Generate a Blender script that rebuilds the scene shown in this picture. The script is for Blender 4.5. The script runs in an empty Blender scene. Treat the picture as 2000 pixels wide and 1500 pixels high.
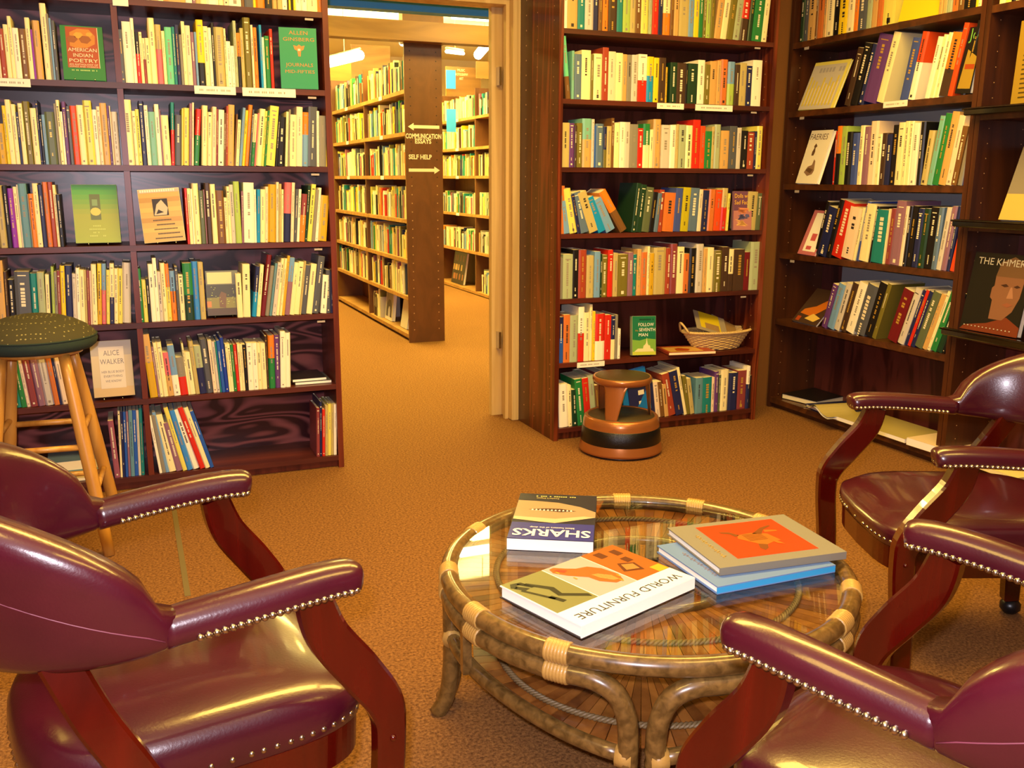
import bpy, math, random, re
from mathutils import Vector, Matrix
PI = math.pi
D = bpy.data
SC = bpy.context.scene
COL = SC.collection
R = random.Random(7)

# ---------------------------------------------------------------- camera, world, lights, exposure
def look_matrix(loc, yaw, pitch, roll):
    fw = Vector((math.sin(yaw)*math.cos(pitch), math.cos(yaw)*math.cos(pitch), -math.sin(pitch)))
    r = Vector((math.cos(yaw), -math.sin(yaw), 0)); u = r.cross(fw)
    r2 = r*math.cos(roll)+u*math.sin(roll); u2 = -r*math.sin(roll)+u*math.cos(roll)
    m = Matrix((r2, u2, -fw)).transposed().to_4x4(); m.translation = loc
    return m
cd = D.cameras.new('camera'); cam = D.objects.new('camera', cd); COL.objects.link(cam)
cd.sensor_width = 36; cd.lens = 36*1826.6/2000; cd.clip_start = .05
cam.matrix_world = look_matrix(Vector((0, 0, 1.28)), .388, .2156, .004)
SC.camera = cam
SC.view_settings.view_transform = 'Standard'; SC.view_settings.look = 'None'
SC.view_settings.exposure = 0.32; SC.view_settings.gamma = 1; SC.view_settings.use_curve_mapping = False
W = D.worlds.new('world'); SC.world = W; W.use_nodes = True
W.node_tree.nodes['Background'].inputs[0].default_value = (1, .8, .5, 1)
W.node_tree.nodes['Background'].inputs[1].default_value = .05
def area(name, loc, size, power, color, rot=(0, 0, 0), sy=None):
    l = D.lights.new(name, 'AREA'); l.energy = power; l.color = color; l.size = size
    if sy: l.shape = 'RECTANGLE'; l.size_y = sy
    o = D.objects.new(name, l); COL.objects.link(o); o.location = loc; o.rotation_euler = rot
    return o
WARM = (1, .64, .12)
area('ceiling_lamp_light', (.9, 2.75, 2.7), 1.3, 62, WARM, sy=.5)
area('ceiling_lamp_light', (2.3, 2.6, 2.7), 1.3, 50, WARM, sy=.5)
area('ceiling_lamp_light', (-.6, 1.0, 2.7), 1.3, 24, WARM, sy=.5)
area('ceiling_lamp_light', (1.6, .6, 2.7), 1.3, 26, WARM, sy=.5)
for lx, ly, lp in ((.9, 6.1, 52), (2.9, 6.2, 60), (1.2, 8.3, 120), (2.9, 8.2, 125), (2.7, 10.3, 110), (1.2, 10.6, 90)):
    area('back_room_tube_light', (lx, ly, 2.95), 1.3, lp, (1, .77, .16), sy=.35)
for lx, ly, lp in ((1.2, 7.9, 45), (3.0, 7.6, 45), (2.6, 10.6, 55), (1.0, 11.0, 45), (4.5, 11.5, 45)):   # upward fill lights without fixtures, added to brighten the back room ceiling
    area('back_room_ceiling_fill', (lx, ly, 2.72), 1.2, lp, (1, .86, .42), (PI, 0, 0), sy=.2)
# the camera's own small flash
fl = D.lights.new('flash', 'POINT'); fl.energy = 150; fl.color = (.98, .90, 1); fl.shadow_soft_size = .02
fo = D.objects.new('flash', fl); COL.objects.link(fo); fo.location = (-.03, .02, 1.35)

# ---------------------------------------------------------------- materials
def lin(c): return tuple((x/12.92 if x <= .04045 else ((x+.055)/1.055)**2.4) for x in c)
def rgb(r, g, b): return lin((r/255, g/255, b/255))
MATS = {}
def mat(name, c, rough=.5, metal=0, spec=.5, coat=0, emit=None, es=0, bump=0, bscale=60, mottle=0, mscale=8):
    if name in MATS: return MATS[name]
    m = D.materials.new(name); m.use_nodes = True; n = m.node_tree.nodes; l = m.node_tree.links
    b = n['Principled BSDF']
    b.inputs['Base Color'].default_value = (*c, 1); b.inputs['Roughness'].default_value = rough
    b.inputs['Metallic'].default_value = metal; b.inputs['Specular IOR Level'].default_value = spec
    b.inputs['Coat Weight'].default_value = coat; b.inputs['Coat Roughness'].default_value = .08
    if emit: b.inputs['Emission Color'].default_value = (*emit, 1); b.inputs['Emission Strength'].default_value = es
    if bump or mottle:
        tc = n.new('ShaderNodeTexCoord'); ns = n.new('ShaderNodeTexNoise'); l.new(tc.outputs['Object'], ns.inputs['Vector'])
        ns.inputs['Scale'].default_value = bscale; ns.inputs['Detail'].default_value = 4
        if bump:
            bp = n.new('ShaderNodeBump'); bp.inputs['Strength'].default_value = bump; bp.inputs['Distance'].default_value = .002
            l.new(ns.outputs['Fac'], bp.inputs['Height']); l.new(bp.outputs[0], b.inputs['Normal'])
        if mottle:
            n2 = n.new('ShaderNodeTexNoise'); n2.inputs['Scale'].default_value = mscale; n2.inputs['Detail'].default_value = 5
            l.new(tc.outputs['Object'], n2.inputs['Vector'])
            mx = n.new('ShaderNodeMix'); mx.data_type = 'RGBA'
            mx.inputs['A'].default_value = (*[x*(1-mottle) for x in c], 1); mx.inputs['B'].default_value = (*[min(1, x*(1+mottle)) for x in c], 1)
            l.new(n2.outputs['Fac'], mx.inputs['Factor']); l.new(mx.outputs['Result'], b.inputs['Base Color'])
    MATS[name] = m
    return m
def wood(name, dark, light, axis='z', rough=.4, scale=6, stretch=14, dist=1.5, coat=0, lo=.35, hi=.65, wave=False, detail=6):
    if name in MATS: return MATS[name]
    m = D.materials.new(name); m.use_nodes = True; n = m.node_tree.nodes; l = m.node_tree.links
    b = n['Principled BSDF']; b.inputs['Roughness'].default_value = rough; b.inputs['Coat Weight'].default_value = coat
    tc = n.new('ShaderNodeTexCoord'); mp = n.new('ShaderNodeMapping'); l.new(tc.outputs['Object'], mp.inputs['Vector'])
    s = [1, 1, 1]; s['xyz'.index(axis)] = 1/stretch; mp.inputs['Scale'].default_value = s
    ns = n.new('ShaderNodeTexNoise'); ns.inputs['Scale'].default_value = scale; ns.inputs['Detail'].default_value = detail; ns.inputs['Distortion'].default_value = dist
    l.new(mp.outputs[0], ns.inputs['Vector']); src = ns.outputs['Fac']
    if wave:
        wv = n.new('ShaderNodeMath'); wv.operation = 'SINE'; mu = n.new('ShaderNodeMath'); mu.operation = 'MULTIPLY'; mu.inputs[1].default_value = wave
        l.new(src, mu.inputs[0]); l.new(mu.outputs[0], wv.inputs[0])
        ma = n.new('ShaderNodeMath'); ma.operation = 'MULTIPLY_ADD'; ma.inputs[1].default_value = .5; ma.inputs[2].default_value = .5
        l.new(wv.outputs[0], ma.inputs[0]); src = ma.outputs[0]
    cr = n.new('ShaderNodeValToRGB'); cr.color_ramp.elements[0].position = lo; cr.color_ramp.elements[1].position = hi
    cr.color_ramp.elements[0].color = (*dark, 1); cr.color_ramp.elements[1].color = (*light, 1)
    l.new(src, cr.inputs[0]); l.new(cr.outputs[0], b.inputs['Base Color'])
    MATS[name] = m
    return m
CASE = wood('stained_case_wood', rgb(64, 24, 18), rgb(96, 40, 28), 'x', .38, 9, 18)
CASEZ = wood('stained_case_wood_upright', rgb(80, 28, 16), rgb(112, 46, 26), 'z', .35, 12, 16)
PLY = wood('stained_plywood', rgb(54, 14, 20), rgb(142, 78, 78), 'x', .3, 5.5, 3.2, .9, 0, .2, 1.0, wave=58, detail=1.2)
PLYZ = wood('stained_plywood_vertical', rgb(60, 22, 18), rgb(92, 42, 36), 'z', .35, 7, 7, 1.2, 0, .1, .9, wave=18)
FIR = wood('stained_fir', rgb(76, 26, 12), rgb(120, 52, 26), 'z', .33, 9, 14, .8, .2, .2, .95, wave=34, detail=2)
DARKCASE = wood('dark_case_wood', rgb(58, 30, 16), rgb(84, 44, 22), 'z', .33, 9, 12)
RAILW = wood('dark_shelf_wood', rgb(60, 32, 18), rgb(92, 52, 26), 'y', .35, 9, 16)
BACKW = wood('back_room_wood', rgb(98, 60, 28), rgb(110, 68, 34), 'z', .5, 8, 2)
BACKE = wood('back_room_shelf_edge', rgb(150, 105, 50), rgb(178, 130, 70), 'y', .5, 8, 8)
BEAM = wood('beam_wood', rgb(120, 82, 36), rgb(150, 108, 54), 'x', .5, 5, 6)
PINE = wood('pine_casing', rgb(196, 162, 98), rgb(222, 192, 128), 'z', .5, 12, 20)
STOOLW = wood('turned_birch', rgb(176, 122, 48), rgb(206, 154, 74), 'z', .35, 14, 14, coat=.3)
CHERRY = wood('cherry_chair_wood', rgb(58, 3, 1), rgb(78, 7, 2), 'z', .2, 10, 12, coat=.5)
RATTAN = wood('rattan', rgb(80, 58, 26), rgb(120, 90, 46), 'z', .28, 55, 1, .5, coat=.5)
SLAT = [wood('rattan_slat_%s' % k, rgb(*a), rgb(*b), 'z', .35, 18, 1, 1, coat=.2) for k, a, b in (('a', (118, 66, 22), (150, 92, 38)), ('b', (138, 82, 30), (168, 108, 46)), ('c', (98, 52, 18), (130, 78, 30)))]
CANE = mat('cane_wrap', rgb(174, 136, 70), .4, coat=.25, bump=.3, bscale=200)
BRAID = mat('braided_cane', rgb(120, 98, 64), .5)
VINYL = mat('burgundy_vinyl', rgb(62, 9, 24), .28, spec=.6, coat=.45, bump=.12, bscale=220, mottle=.35, mscale=11)
SEAM = mat('seam_thread', rgb(104, 46, 62), .5)
NAIL = mat('brass_nailhead', rgb(190, 178, 156), .25, 1)
BLACKP = mat('black_rubber', rgb(16, 16, 18), .35)
CHROME = mat('chrome', rgb(200, 200, 205), .12, 1)
COPPER = mat('copper_enamel', rgb(176, 112, 62), .3, .55, coat=.3)
KBAND = mat('black_textured_band', rgb(14, 14, 16), .28, bump=.5, bscale=400)
KTREAD = mat('dark_ribbed_tread', rgb(66, 54, 34), .45, bump=.6, bscale=300)
HOLE = mat('peg_hole', rgb(190, 150, 110), .4)
HOLED = mat('peg_hole_dark', rgb(40, 22, 10), .6)
LABELW = mat('white_card', rgb(246, 242, 232), .5)
CLIPG = mat('grey_label', rgb(170, 160, 160), .4)
INKD = mat('dark_ink', rgb(48, 40, 40), .5)
INKL = mat('light_ink', rgb(235, 226, 196), .45)
INKG = mat('gold_ink', rgb(205, 165, 70), .35, .3)
INKF = mat('faint_ink', rgb(150, 140, 125), .5)
PAGE = mat('page_edges', rgb(236, 224, 190), .75)
PAGEW = mat('white_page_edges', rgb(250, 248, 244), .7)
LETTER = mat('white_vinyl_letters', rgb(246, 228, 196), .5)
WICKER = mat('wicker', rgb(206, 176, 118), .5)
WALLP = mat('brown_wall', rgb(128, 82, 28), .75, bump=.2, bscale=120)
CREAM = mat('cream_paint', rgb(246, 232, 190), .8)
CEILP = mat('ceiling_paint', rgb(236, 224, 196), .85)
BLUEP = mat('blue_paint', rgb(50, 160, 255), .5)
TUBE = mat('lit_fluorescent_tube', (1, 1, 1), .4, emit=(1, .93, .72), es=9)
BLACKR = mat('black_plastic_rail', rgb(14, 12, 10), .18, coat=.5)
GREYB = mat('blue_grey_board', rgb(150, 156, 164), .6)
FABRIC = None
def special_mats():
    global CARPET, FABRIC, GLASS
    m = D.materials.new('tan_carpet'); m.use_nodes = True; n = m.node_tree.nodes; l = m.node_tree.links; b = n['Principled BSDF']
    b.inputs['Roughness'].default_value = .95; b.inputs['Specular IOR Level'].default_value = .1
    tc = n.new('ShaderNodeTexCoord'); ns = n.new('ShaderNodeTexNoise'); ns.inputs['Scale'].default_value = 120; ns.inputs['Detail'].default_value = 5; ns.inputs['Roughness'].default_value = .7
    l.new(tc.outputs['Object'], ns.inputs['Vector']); cr = n.new('ShaderNodeValToRGB')
    cr.color_ramp.elements[0].position = .32; cr.color_ramp.elements[1].position = .7
    cr.color_ramp.elements[0].color = (*rgb(86, 54, 30), 1); cr.color_ramp.elements[1].color = (*rgb(172, 123, 72), 1)
    l.new(ns.outputs['Fac'], cr.inputs[0]); l.new(cr.outputs[0], b.inputs['Base Color'])
    bp = n.new('ShaderNodeBump'); bp.inputs['Strength'].default_value = .9; bp.inputs['Distance'].default_value = .006
    l.new(ns.outputs['Fac'], bp.inputs['Height']); l.new(bp.outputs[0], b.inputs['Normal']); CARPET = m
    m = D.materials.new('green_dotted_fabric'); m.use_nodes = True; n = m.node_tree.nodes; l = m.node_tree.links; b = n['Principled BSDF']
    b.inputs['Roughness'].default_value = .9
    tc = n.new('ShaderNodeTexCoord'); vo = n.new('ShaderNodeTexVoronoi'); vo.inputs['Scale'].default_value = 72; vo.inputs['Randomness'].default_value = .25
    l.new(tc.outputs['Object'], vo.inputs['Vector']); cr = n.new('ShaderNodeValToRGB'); cr.color_ramp.interpolation = 'CONSTANT'
    cr.color_ramp.elements[0].color = (*rgb(150, 142, 90), 1); cr.color_ramp.elements[1].position = .21; cr.color_ramp.elements[1].color = (*rgb(66, 62, 36), 1)
    l.new(vo.outputs['Distance'], cr.inputs[0]); l.new(cr.outputs[0], b.inputs['Base Color']); FABRIC = m
    m = D.materials.new('clear_glass'); m.use_nodes = True; n = m.node_tree.nodes; l = m.node_tree.links
    lw = n.new('ShaderNodeLayerWeight'); lw.inputs[0].default_value = .5; pw = n.new('ShaderNodeMath'); pw.operation = 'POWER'; pw.inputs[1].default_value = 4.2
    fr = n.new('ShaderNodeMath'); fr.operation = 'MULTIPLY_ADD'; fr.inputs[1].default_value = .95; fr.inputs[2].default_value = .06
    l.new(lw.outputs['Facing'], pw.inputs[0]); l.new(pw.outputs[0], fr.inputs[0]); tr = n.new('ShaderNodeBsdfTransparent'); tr.inputs[0].default_value = (.93, .95, .92, 1)
    gl = n.new('ShaderNodeBsdfGlossy'); gl.inputs['Roughness'].default_value = .01; mx = n.new('ShaderNodeMixShader')
    l.new(fr.outputs[0], mx.inputs[0]); l.new(tr.outputs[0], mx.inputs[1]); l.new(gl.outputs[0], mx.inputs[2]); l.new(mx.outputs[0], n['Material Output'].inputs[0]); GLASS = m
special_mats()
FABRIC2 = mat('dark_green_band', rgb(34, 52, 46), .9, bump=.3, bscale=300)

# ---------------------------------------------------------------- mesh helpers
class MB:
    def __init__(s): s.v = []; s.f = []; s.m = []; s.mats = []; s.sm = []
    def mi(s, m):
        if m not in s.mats: s.mats.append(m)
        return s.mats.index(m)
    def add(s, vs, fs, m, smooth=False, T=None):
        b = len(s.v); s.v += [tuple(T @ Vector(v)) if T else tuple(v) for v in vs]
        k = s.mi(m)
        for f in fs: s.f.append([b+i for i in f]); s.m.append(k); s.sm.append(smooth)
        return s
    def box(s, x0, x1, y0, y1, z0, z1, m, T=None, bev=0):
        if bev:
            b = min(bev, (x1-x0)/2.1, (y1-y0)/2.1, (z1-z0)/2.1); ring = []
            for z, i in ((z0, b), (z0+b, 0), (z1-b, 0), (z1, b)):
                xa, xb, ya, yb = x0+i, x1-i, y0+i, y1-i
                ring.append([(xa+b, ya, z), (xb-b, ya, z), (xb, ya+b, z), (xb, yb-b, z), (xb-b, yb, z), (xa+b, yb, z), (xa, yb-b, z), (xa, ya+b, z)])
            vs = sum(ring, []); fs = [list(range(7, -1, -1)), list(range(24, 32))]
            for r in range(3):
                for i in range(8): fs.append([r*8+i, r*8+(i+1) % 8, (r+1)*8+(i+1) % 8, (r+1)*8+i])
            return s.add(vs, fs, m, False, T)
        vs = [(x0, y0, z0), (x1, y0, z0), (x1, y1, z0), (x0, y1, z0), (x0, y0, z1), (x1, y0, z1), (x1, y1, z1), (x0, y1, z1)]
        return s.add(vs, [(0, 3, 2, 1), (4, 5, 6, 7), (0, 1, 5, 4), (1, 2, 6, 5), (2, 3, 7, 6), (3, 0, 4, 7)], m, False, T)
    def quad(s, pts, m, T=None): return s.add(pts, [list(range(len(pts)))], m, False, T)
    def sweep(s, path, prof, m, closed=False, up=(0, 0, 1), caps=True, smooth=True, T=None):
        # path: points; prof(i, t) -> list of (side, up) offsets
        n = len(path); P = [Vector(p) for p in path]; vs = []; k = None; up = Vector(up)
        for i in range(n):
            a = P[(i-1) % n] if (closed or i > 0) else P[i]; b = P[(i+1) % n] if (closed or i < n-1) else P[i]
            t = (b-a).normalized(); sd = t.cross(up)
            if sd.length < 1e-4: sd = t.cross(Vector((1, 0, 0)))
            sd.normalize(); u = sd.cross(t)
            pr = prof(i, i/(n-1 if not closed else n)); k = len(pr)
            vs += [P[i]+sd*q[0]+u*q[1] for q in pr]
        fs = []
        for i in range(n if closed else n-1):
            j = (i+1) % n
            for q in range(k): fs.append([i*k+q, i*k+(q+1) % k, j*k+(q+1) % k, j*k+q])
        if caps and not closed: fs.append(list(range(k-1, -1, -1))); fs.append([(n-1)*k+q for q in range(k)])
        return s.add(vs, fs, m, smooth, T)
    def tube(s, path, r, m, seg=10, closed=False, T=None):
        rr = r if callable(r) else (lambda t: r)
        return s.sweep(path, lambda i, t: [(rr(t)*math.cos(a*2*PI/seg), rr(t)*math.sin(a*2*PI/seg)) for a in range(seg)], m, closed, T=T)
    def lathe(s, prof, m, seg=40, a0=0, a1=2*PI, c=(0, 0), cap=False, T=None, smooth=True):
        full = abs(a1-a0-2*PI) < 1e-6; n = seg if full else seg+1; vs = []
        for i in range(n):
            a = a0+(a1-a0)*i/seg; vs += [(c[0]+p[0]*math.cos(a), c[1]+p[0]*math.sin(a), p[1]) for p in prof]
        k = len(prof); fs = []
        for i in range(seg):
            j = (i+1) % n
            for q in range(k-1): fs.append([i*k+q, j*k+q, j*k+q+1, i*k+q+1])
        if cap: fs.append([i*k+k-1 for i in range(n)]); fs.append([i*k for i in range(n-1, -1, -1)])
        return s.add(vs, fs, m, smooth, T)
    def ball(s, c, r, m, seg=8, half=None, T=None):
        pr = []; n = 5
        for i in range(n+1):
            a = -PI/2+PI*i/n; pr.append((max(r*math.cos(a), 1e-5), c[2]+r*math.sin(a)))
        return s.lathe(pr, m, seg, c=(c[0], c[1]), T=T)
    def build(s, name, parent=None, loc=(0, 0, 0), rotz=0):
        me = D.meshes.new(name); me.from_pydata(s.v, [], s.f)
        for m in s.mats: me.materials.append(m)
        me.polygons.foreach_set('material_index', s.m); me.polygons.foreach_set('use_smooth', s.sm); me.update()
        o = D.objects.new(name, me); COL.objects.link(o)
        if parent: o.parent = parent
        o.location = loc; o.rotation_euler = (0, 0, rotz)
        return o
def tag(o, label, cat, group=None, kind=None):
    if label: o['label'] = label
    if cat: o['category'] = cat
    if group: o['group'] = group
    if kind: o['kind'] = kind
    return o
def thing(name, label, cat, loc=(0, 0, 0), rot=(0, 0, 0), group=None):
    o = D.objects.new(name, None); COL.objects.link(o); o.location = loc; o.rotation_euler = rot; o.empty_display_size = .05
    return tag(o, label, cat, group)
def struct(name, mb):
    o = mb.build(name); o['kind'] = 'structure'; return o
def text_verts(txt, size, xs=1, shear=0, spacing=1, bold=0):
    c = D.curves.new('t', 'FONT'); c.body = txt; c.size = size; c.shear = shear; c.space_character = spacing; c.align_x = 'CENTER'; c.offset = bold; c.resolution_u = 2
    o = D.objects.new('t', c); COL.objects.link(o); bpy.context.view_layer.update()
    me = D.meshes.new_from_object(o.evaluated_get(bpy.context.evaluated_depsgraph_get()))
    vs = [(v.co.x*xs, v.co.y) for v in me.vertices]; fs = [list(p.vertices) for p in me.polygons]
    D.objects.remove(o); D.curves.remove(c); D.meshes.remove(me)
    return vs, fs
def put_text(mb, txt, m, O, U, V, size, xs=1, fit=None, **kw):
    # text centred on O, reading along U, up along V
    O, U, V = Vector(O), Vector(U).normalized(), Vector(V).normalized(); vs, fs = text_verts(txt, size, xs, **kw)
    if fit:
        w = max(v[0] for v in vs)-min(v[0] for v in vs); k = fit/w; vs = [(x*k, y) for x, y in vs]
    mb.add([O+U*x+V*y for x, y in vs], fs, m)

# ---------------------------------------------------------------- the room
H2 = 3.05
struct('floor', MB().box(-2.6, 7.5, -2.6, 14.2, -.05, 0, CARPET))
struct('ceiling', MB().box(-2.6, 5.2, -2.6, 4.72, 2.85, 2.95, CEILP))
struct('ceiling_back', MB().box(-2.6, 7.5, 4.72, 14.2, H2, H2+.1, CREAM))
w = MB().box(-2.6, .8, 4.57, 4.72, 0, H2, WALLP); w.box(1.9, 5.2, 4.57, 4.72, 0, H2, WALLP); w.box(.8, 1.9, 4.57, 4.72, 2.205, H2, WALLP)
struct('wall_back', w)
struct('wall_left', MB().box(-2.75, -2.6, -2.6, 14.2, 0, H2, WALLP))
struct('wall_front', MB().box(-2.6, 5.2, -2.75, -2.6, 0, 2.85, WALLP))
struct('wall_right', MB().box(3.70, 3.85, -2.6, 4.57, 0, 2.85, WALLP))
struct('wall_far', MB().box(-2.6, 7.5, 14.2, 14.35, 0, H2, CREAM))
struct('wall_far_right', MB().box(7.5, 7.6, 4.72, 14.2, 0, H2, CREAM))
# pine door casing: jambs and lintel
j = MB()
j.box(1.858, 1.9, 4.545, 4.74, 0, 2.165, PINE, bev=.004); j.box(1.84, 1.858, 4.60, 4.63, 0, 2.13, PINE); j.box(1.80, 1.835, 4.70, 4.74, 0, 2.13, PINE); j.box(1.835, 1.86, 4.70, 4.74, 0, 2.13, PINE)
j.box(.78, .82, 4.545, 4.74, 0, 2.165, PINE, bev=.004)
j.box(.78, 1.9, 4.545, 4.6, 2.165, 2.21, PINE, bev=.004); j.box(.82, 1.858, 4.6, 4.74, 2.13, 2.165, PINE)
j.box(1.826, 1.84, 4.66, 4.70, .38, .47, CHROME); j.box(1.826, 1.84, 4.66, 4.70, 1.75, 1.84, CHROME)
struct('trim_1', j)
w = MB().box(1.898, 1.96, 4.405, 4.566, 0, 2.6, DARKCASE)
for k in range(34):
    w.box(1.8965, 1.898, 4.47, 4.476, .1+k*.07, .106+k*.07, HOLE)
struct('trim_2', w)
# brown wall corner between the middle and right bookcases
w = MB().box(3.13, 3.70, 4.34, 4.565, 0, 2.8, WALLP); struct('wall_corner', w)
struct('trim_3', MB().box(.082, .1, 2.9, 3.75, .0, .0015, mat('seam_tape', rgb(110, 96, 60), .8)))

# ---------------------------------------------------------------- bookcases
def bookcase(label, T, L, dep, top, zs, div, back, side, shelfm, th=.022, sideth=.024, holes=None, bot=True, zdiv=None):
    r = thing('bookcase', label, 'bookcase', T[0], (0, 0, T[1]))
    for x0 in (0, L-sideth):
        s = MB().box(x0, x0+sideth, 0, dep, 0, top, side)
        if holes:
            for c in (dep*.18, dep*.8):
                for k in range(int(top/.062)):
                    z = .07+k*.062
                    if x0 == 0: s.box(-.0008, 0, c-.002, c+.002, z, z+.005, HOLE); s.box(x0+sideth, x0+sideth+.0008, c-.002, c+.002, z, z+.004, HOLE)
                    else: s.box(x0-.0008, x0, c-.002, c+.002, z, z+.004, HOLE)
        s.build('side_panel', r)
    MB().box(sideth, L-sideth, dep-.008, dep, .02, top, back).build('back_panel', r)
    for i, z in enumerate(zs):
        if i == len(zs)-1 and not bot: continue
        s = MB().box(sideth, L-sideth, .002, dep-.008, z-th, z, shelfm); s.build('shelf', r)
    if bot: MB().box(sideth, L-sideth, .03, .045, 0, zs[-1]-th, side).build('toe_board', r)
    for dx in div:
        s = MB(); zz = sorted(zs)
        for a, b in zip(zz, zz[1:]+[top]):
            s.box(dx-.011, dx+.011, .004, dep-.01, a+.0005, b-th-.0005, side)
        s.build('divider', r)
    return r
ZL = [1.9445, 1.6381, 1.3278, 1.015, .7029, .386, .0564]
ZC = [1.9549, 1.6456, 1.3357, 1.0238, .7104, .3934, .0621]
ZR = [1.9917, 1.6401, 1.2596, .8854, .5147, .06]
XL0 = -1.15
bookcase('tall dark stained bookcase of paperbacks behind the green padded stool, left of the doorway', ((XL0, 4.054, 0), 0), .8357-XL0, .30, 2.45, ZL, [.021-XL0], PLY, CASEZ, CASE)
bookcase('tall reddish bookcase right of the doorway with the copper kick stool before it', ((1.8978, 4.091, 0), 0), 1.2112, .31, 2.45, ZC, [], PLYZ, FIR, CASE, holes=True)
# right bookcase faces the room: local x runs towards the camera
rcase = bookcase('dark bookcase of large art books along the right wall, behind the far armchair', ((3.3642, 4.325, 0), -PI/2), 4.325-3.065, .32, 2.5, ZR, [], PLYZ, DARKCASE, RAILW, th=.03, holes=True)
MB().box(.2, 1.23, .298, .311, .52, 2.45, GREYB).build('backing_board', rcase)
bookcase('dark bookcase at the right edge with black display rails and face-out art books', ((3.3642, 3.062, 0), -PI/2), 1.25, .32, 2.5, [1.985, 1.56, 1.10, .63, .06], [], PLYZ, DARKCASE, RAILW, th=.03, holes=True)
bookcase('brown two-sided shelf unit in the back room with lettered end panel', ((2.04, 9.9, 0), -PI/2), 2.76, .27, 2.25, [1.945, 1.632, 1.305, .968, .655, .36, .056], [1.38], BACKW, BACKW, BACKE, th=.03)
bookcase('brown bookshelf along the back room wall seen through the doorway, right of the lettered panel', ((3.6, 11.4, 0), -PI/2), 3.3, .28, 2.27, [1.949, 1.625, 1.315, .895, .485, .04], [1.49], BACKW, BACKW, BACKE, th=.03)

# ---------------------------------------------------------------- shelf books
PALT = {'cr': (246, 234, 180, 'cream'), 'wh': (250, 244, 224, 'white'), 'iv': (240, 216, 188, 'peach'), 'ye': (240, 208, 36, 'yellow'), 'ly': (228, 218, 104, 'pale yellow'), 'mu': (206, 166, 34, 'mustard'),
 'or': (234, 130, 36, 'orange'), 're': (206, 44, 28, 'red'), 'ro': (218, 76, 30, 'orange-red'), 'dr': (110, 24, 32, 'dark red'), 'wi': (138, 62, 66, 'wine'), 'pk': (216, 110, 120, 'pink'), 'pu': (100, 60, 130, 'purple'), 'vi': (140, 50, 190, 'violet'),
 'nb': (34, 40, 88, 'navy'), 'bl': (40, 90, 186, 'blue'), 'bs': (66, 84, 160, 'dull blue'), 'rb': (30, 60, 170, 'royal blue'), 'sb': (60, 140, 230, 'bright blue'), 'lb': (116, 160, 210, 'light blue'), 'sl': (92, 116, 146, 'slate blue'), 'cy': (24, 146, 214, 'cyan'),
 'te': (28, 130, 132, 'teal'), 'tb': (98, 146, 166, 'grey-blue'), 'mb': (120, 182, 168, 'sea green'), 'mi': (108, 206, 160, 'mint'), 'gr': (40, 128, 66, 'green'), 'dg': (28, 60, 40, 'dark green'), 'lg': (166, 196, 92, 'light green'), 'mg': (92, 104, 76, 'moss'), 'sa': (168, 182, 146, 'sage'),
 'ol': (118, 110, 44, 'olive'), 'yo': (186, 176, 30, 'chartreuse'), 'kh': (190, 174, 112, 'khaki'), 'ta': (208, 166, 100, 'tan'), 'br': (118, 82, 44, 'brown'), 'db': (70, 50, 38, 'dark brown'), 'ob': (206, 116, 54, 'rust orange'), 'rs': (160, 66, 44, 'brick red'),
 'bk': (24, 22, 24, 'black'), 'gy': (138, 134, 122, 'grey'), 'lt': (206, 200, 192, 'light grey'), 'sg': (84, 88, 100, 'slate grey'), 'ma': (144, 104, 128, 'mauve'), 'mv': (150, 84, 104, 'dusty rose')}
def bm_(c): return mat('cover_'+PALT[c][3].replace(' ', '_').replace('-', '_'), rgb(*PALT[c][:3]), .38, spec=.4)
DARKC = set('dr wi pu vi nb bl bs rb te dg mg ol br db rs bk sg gr re mv sl ma'.split())
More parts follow.
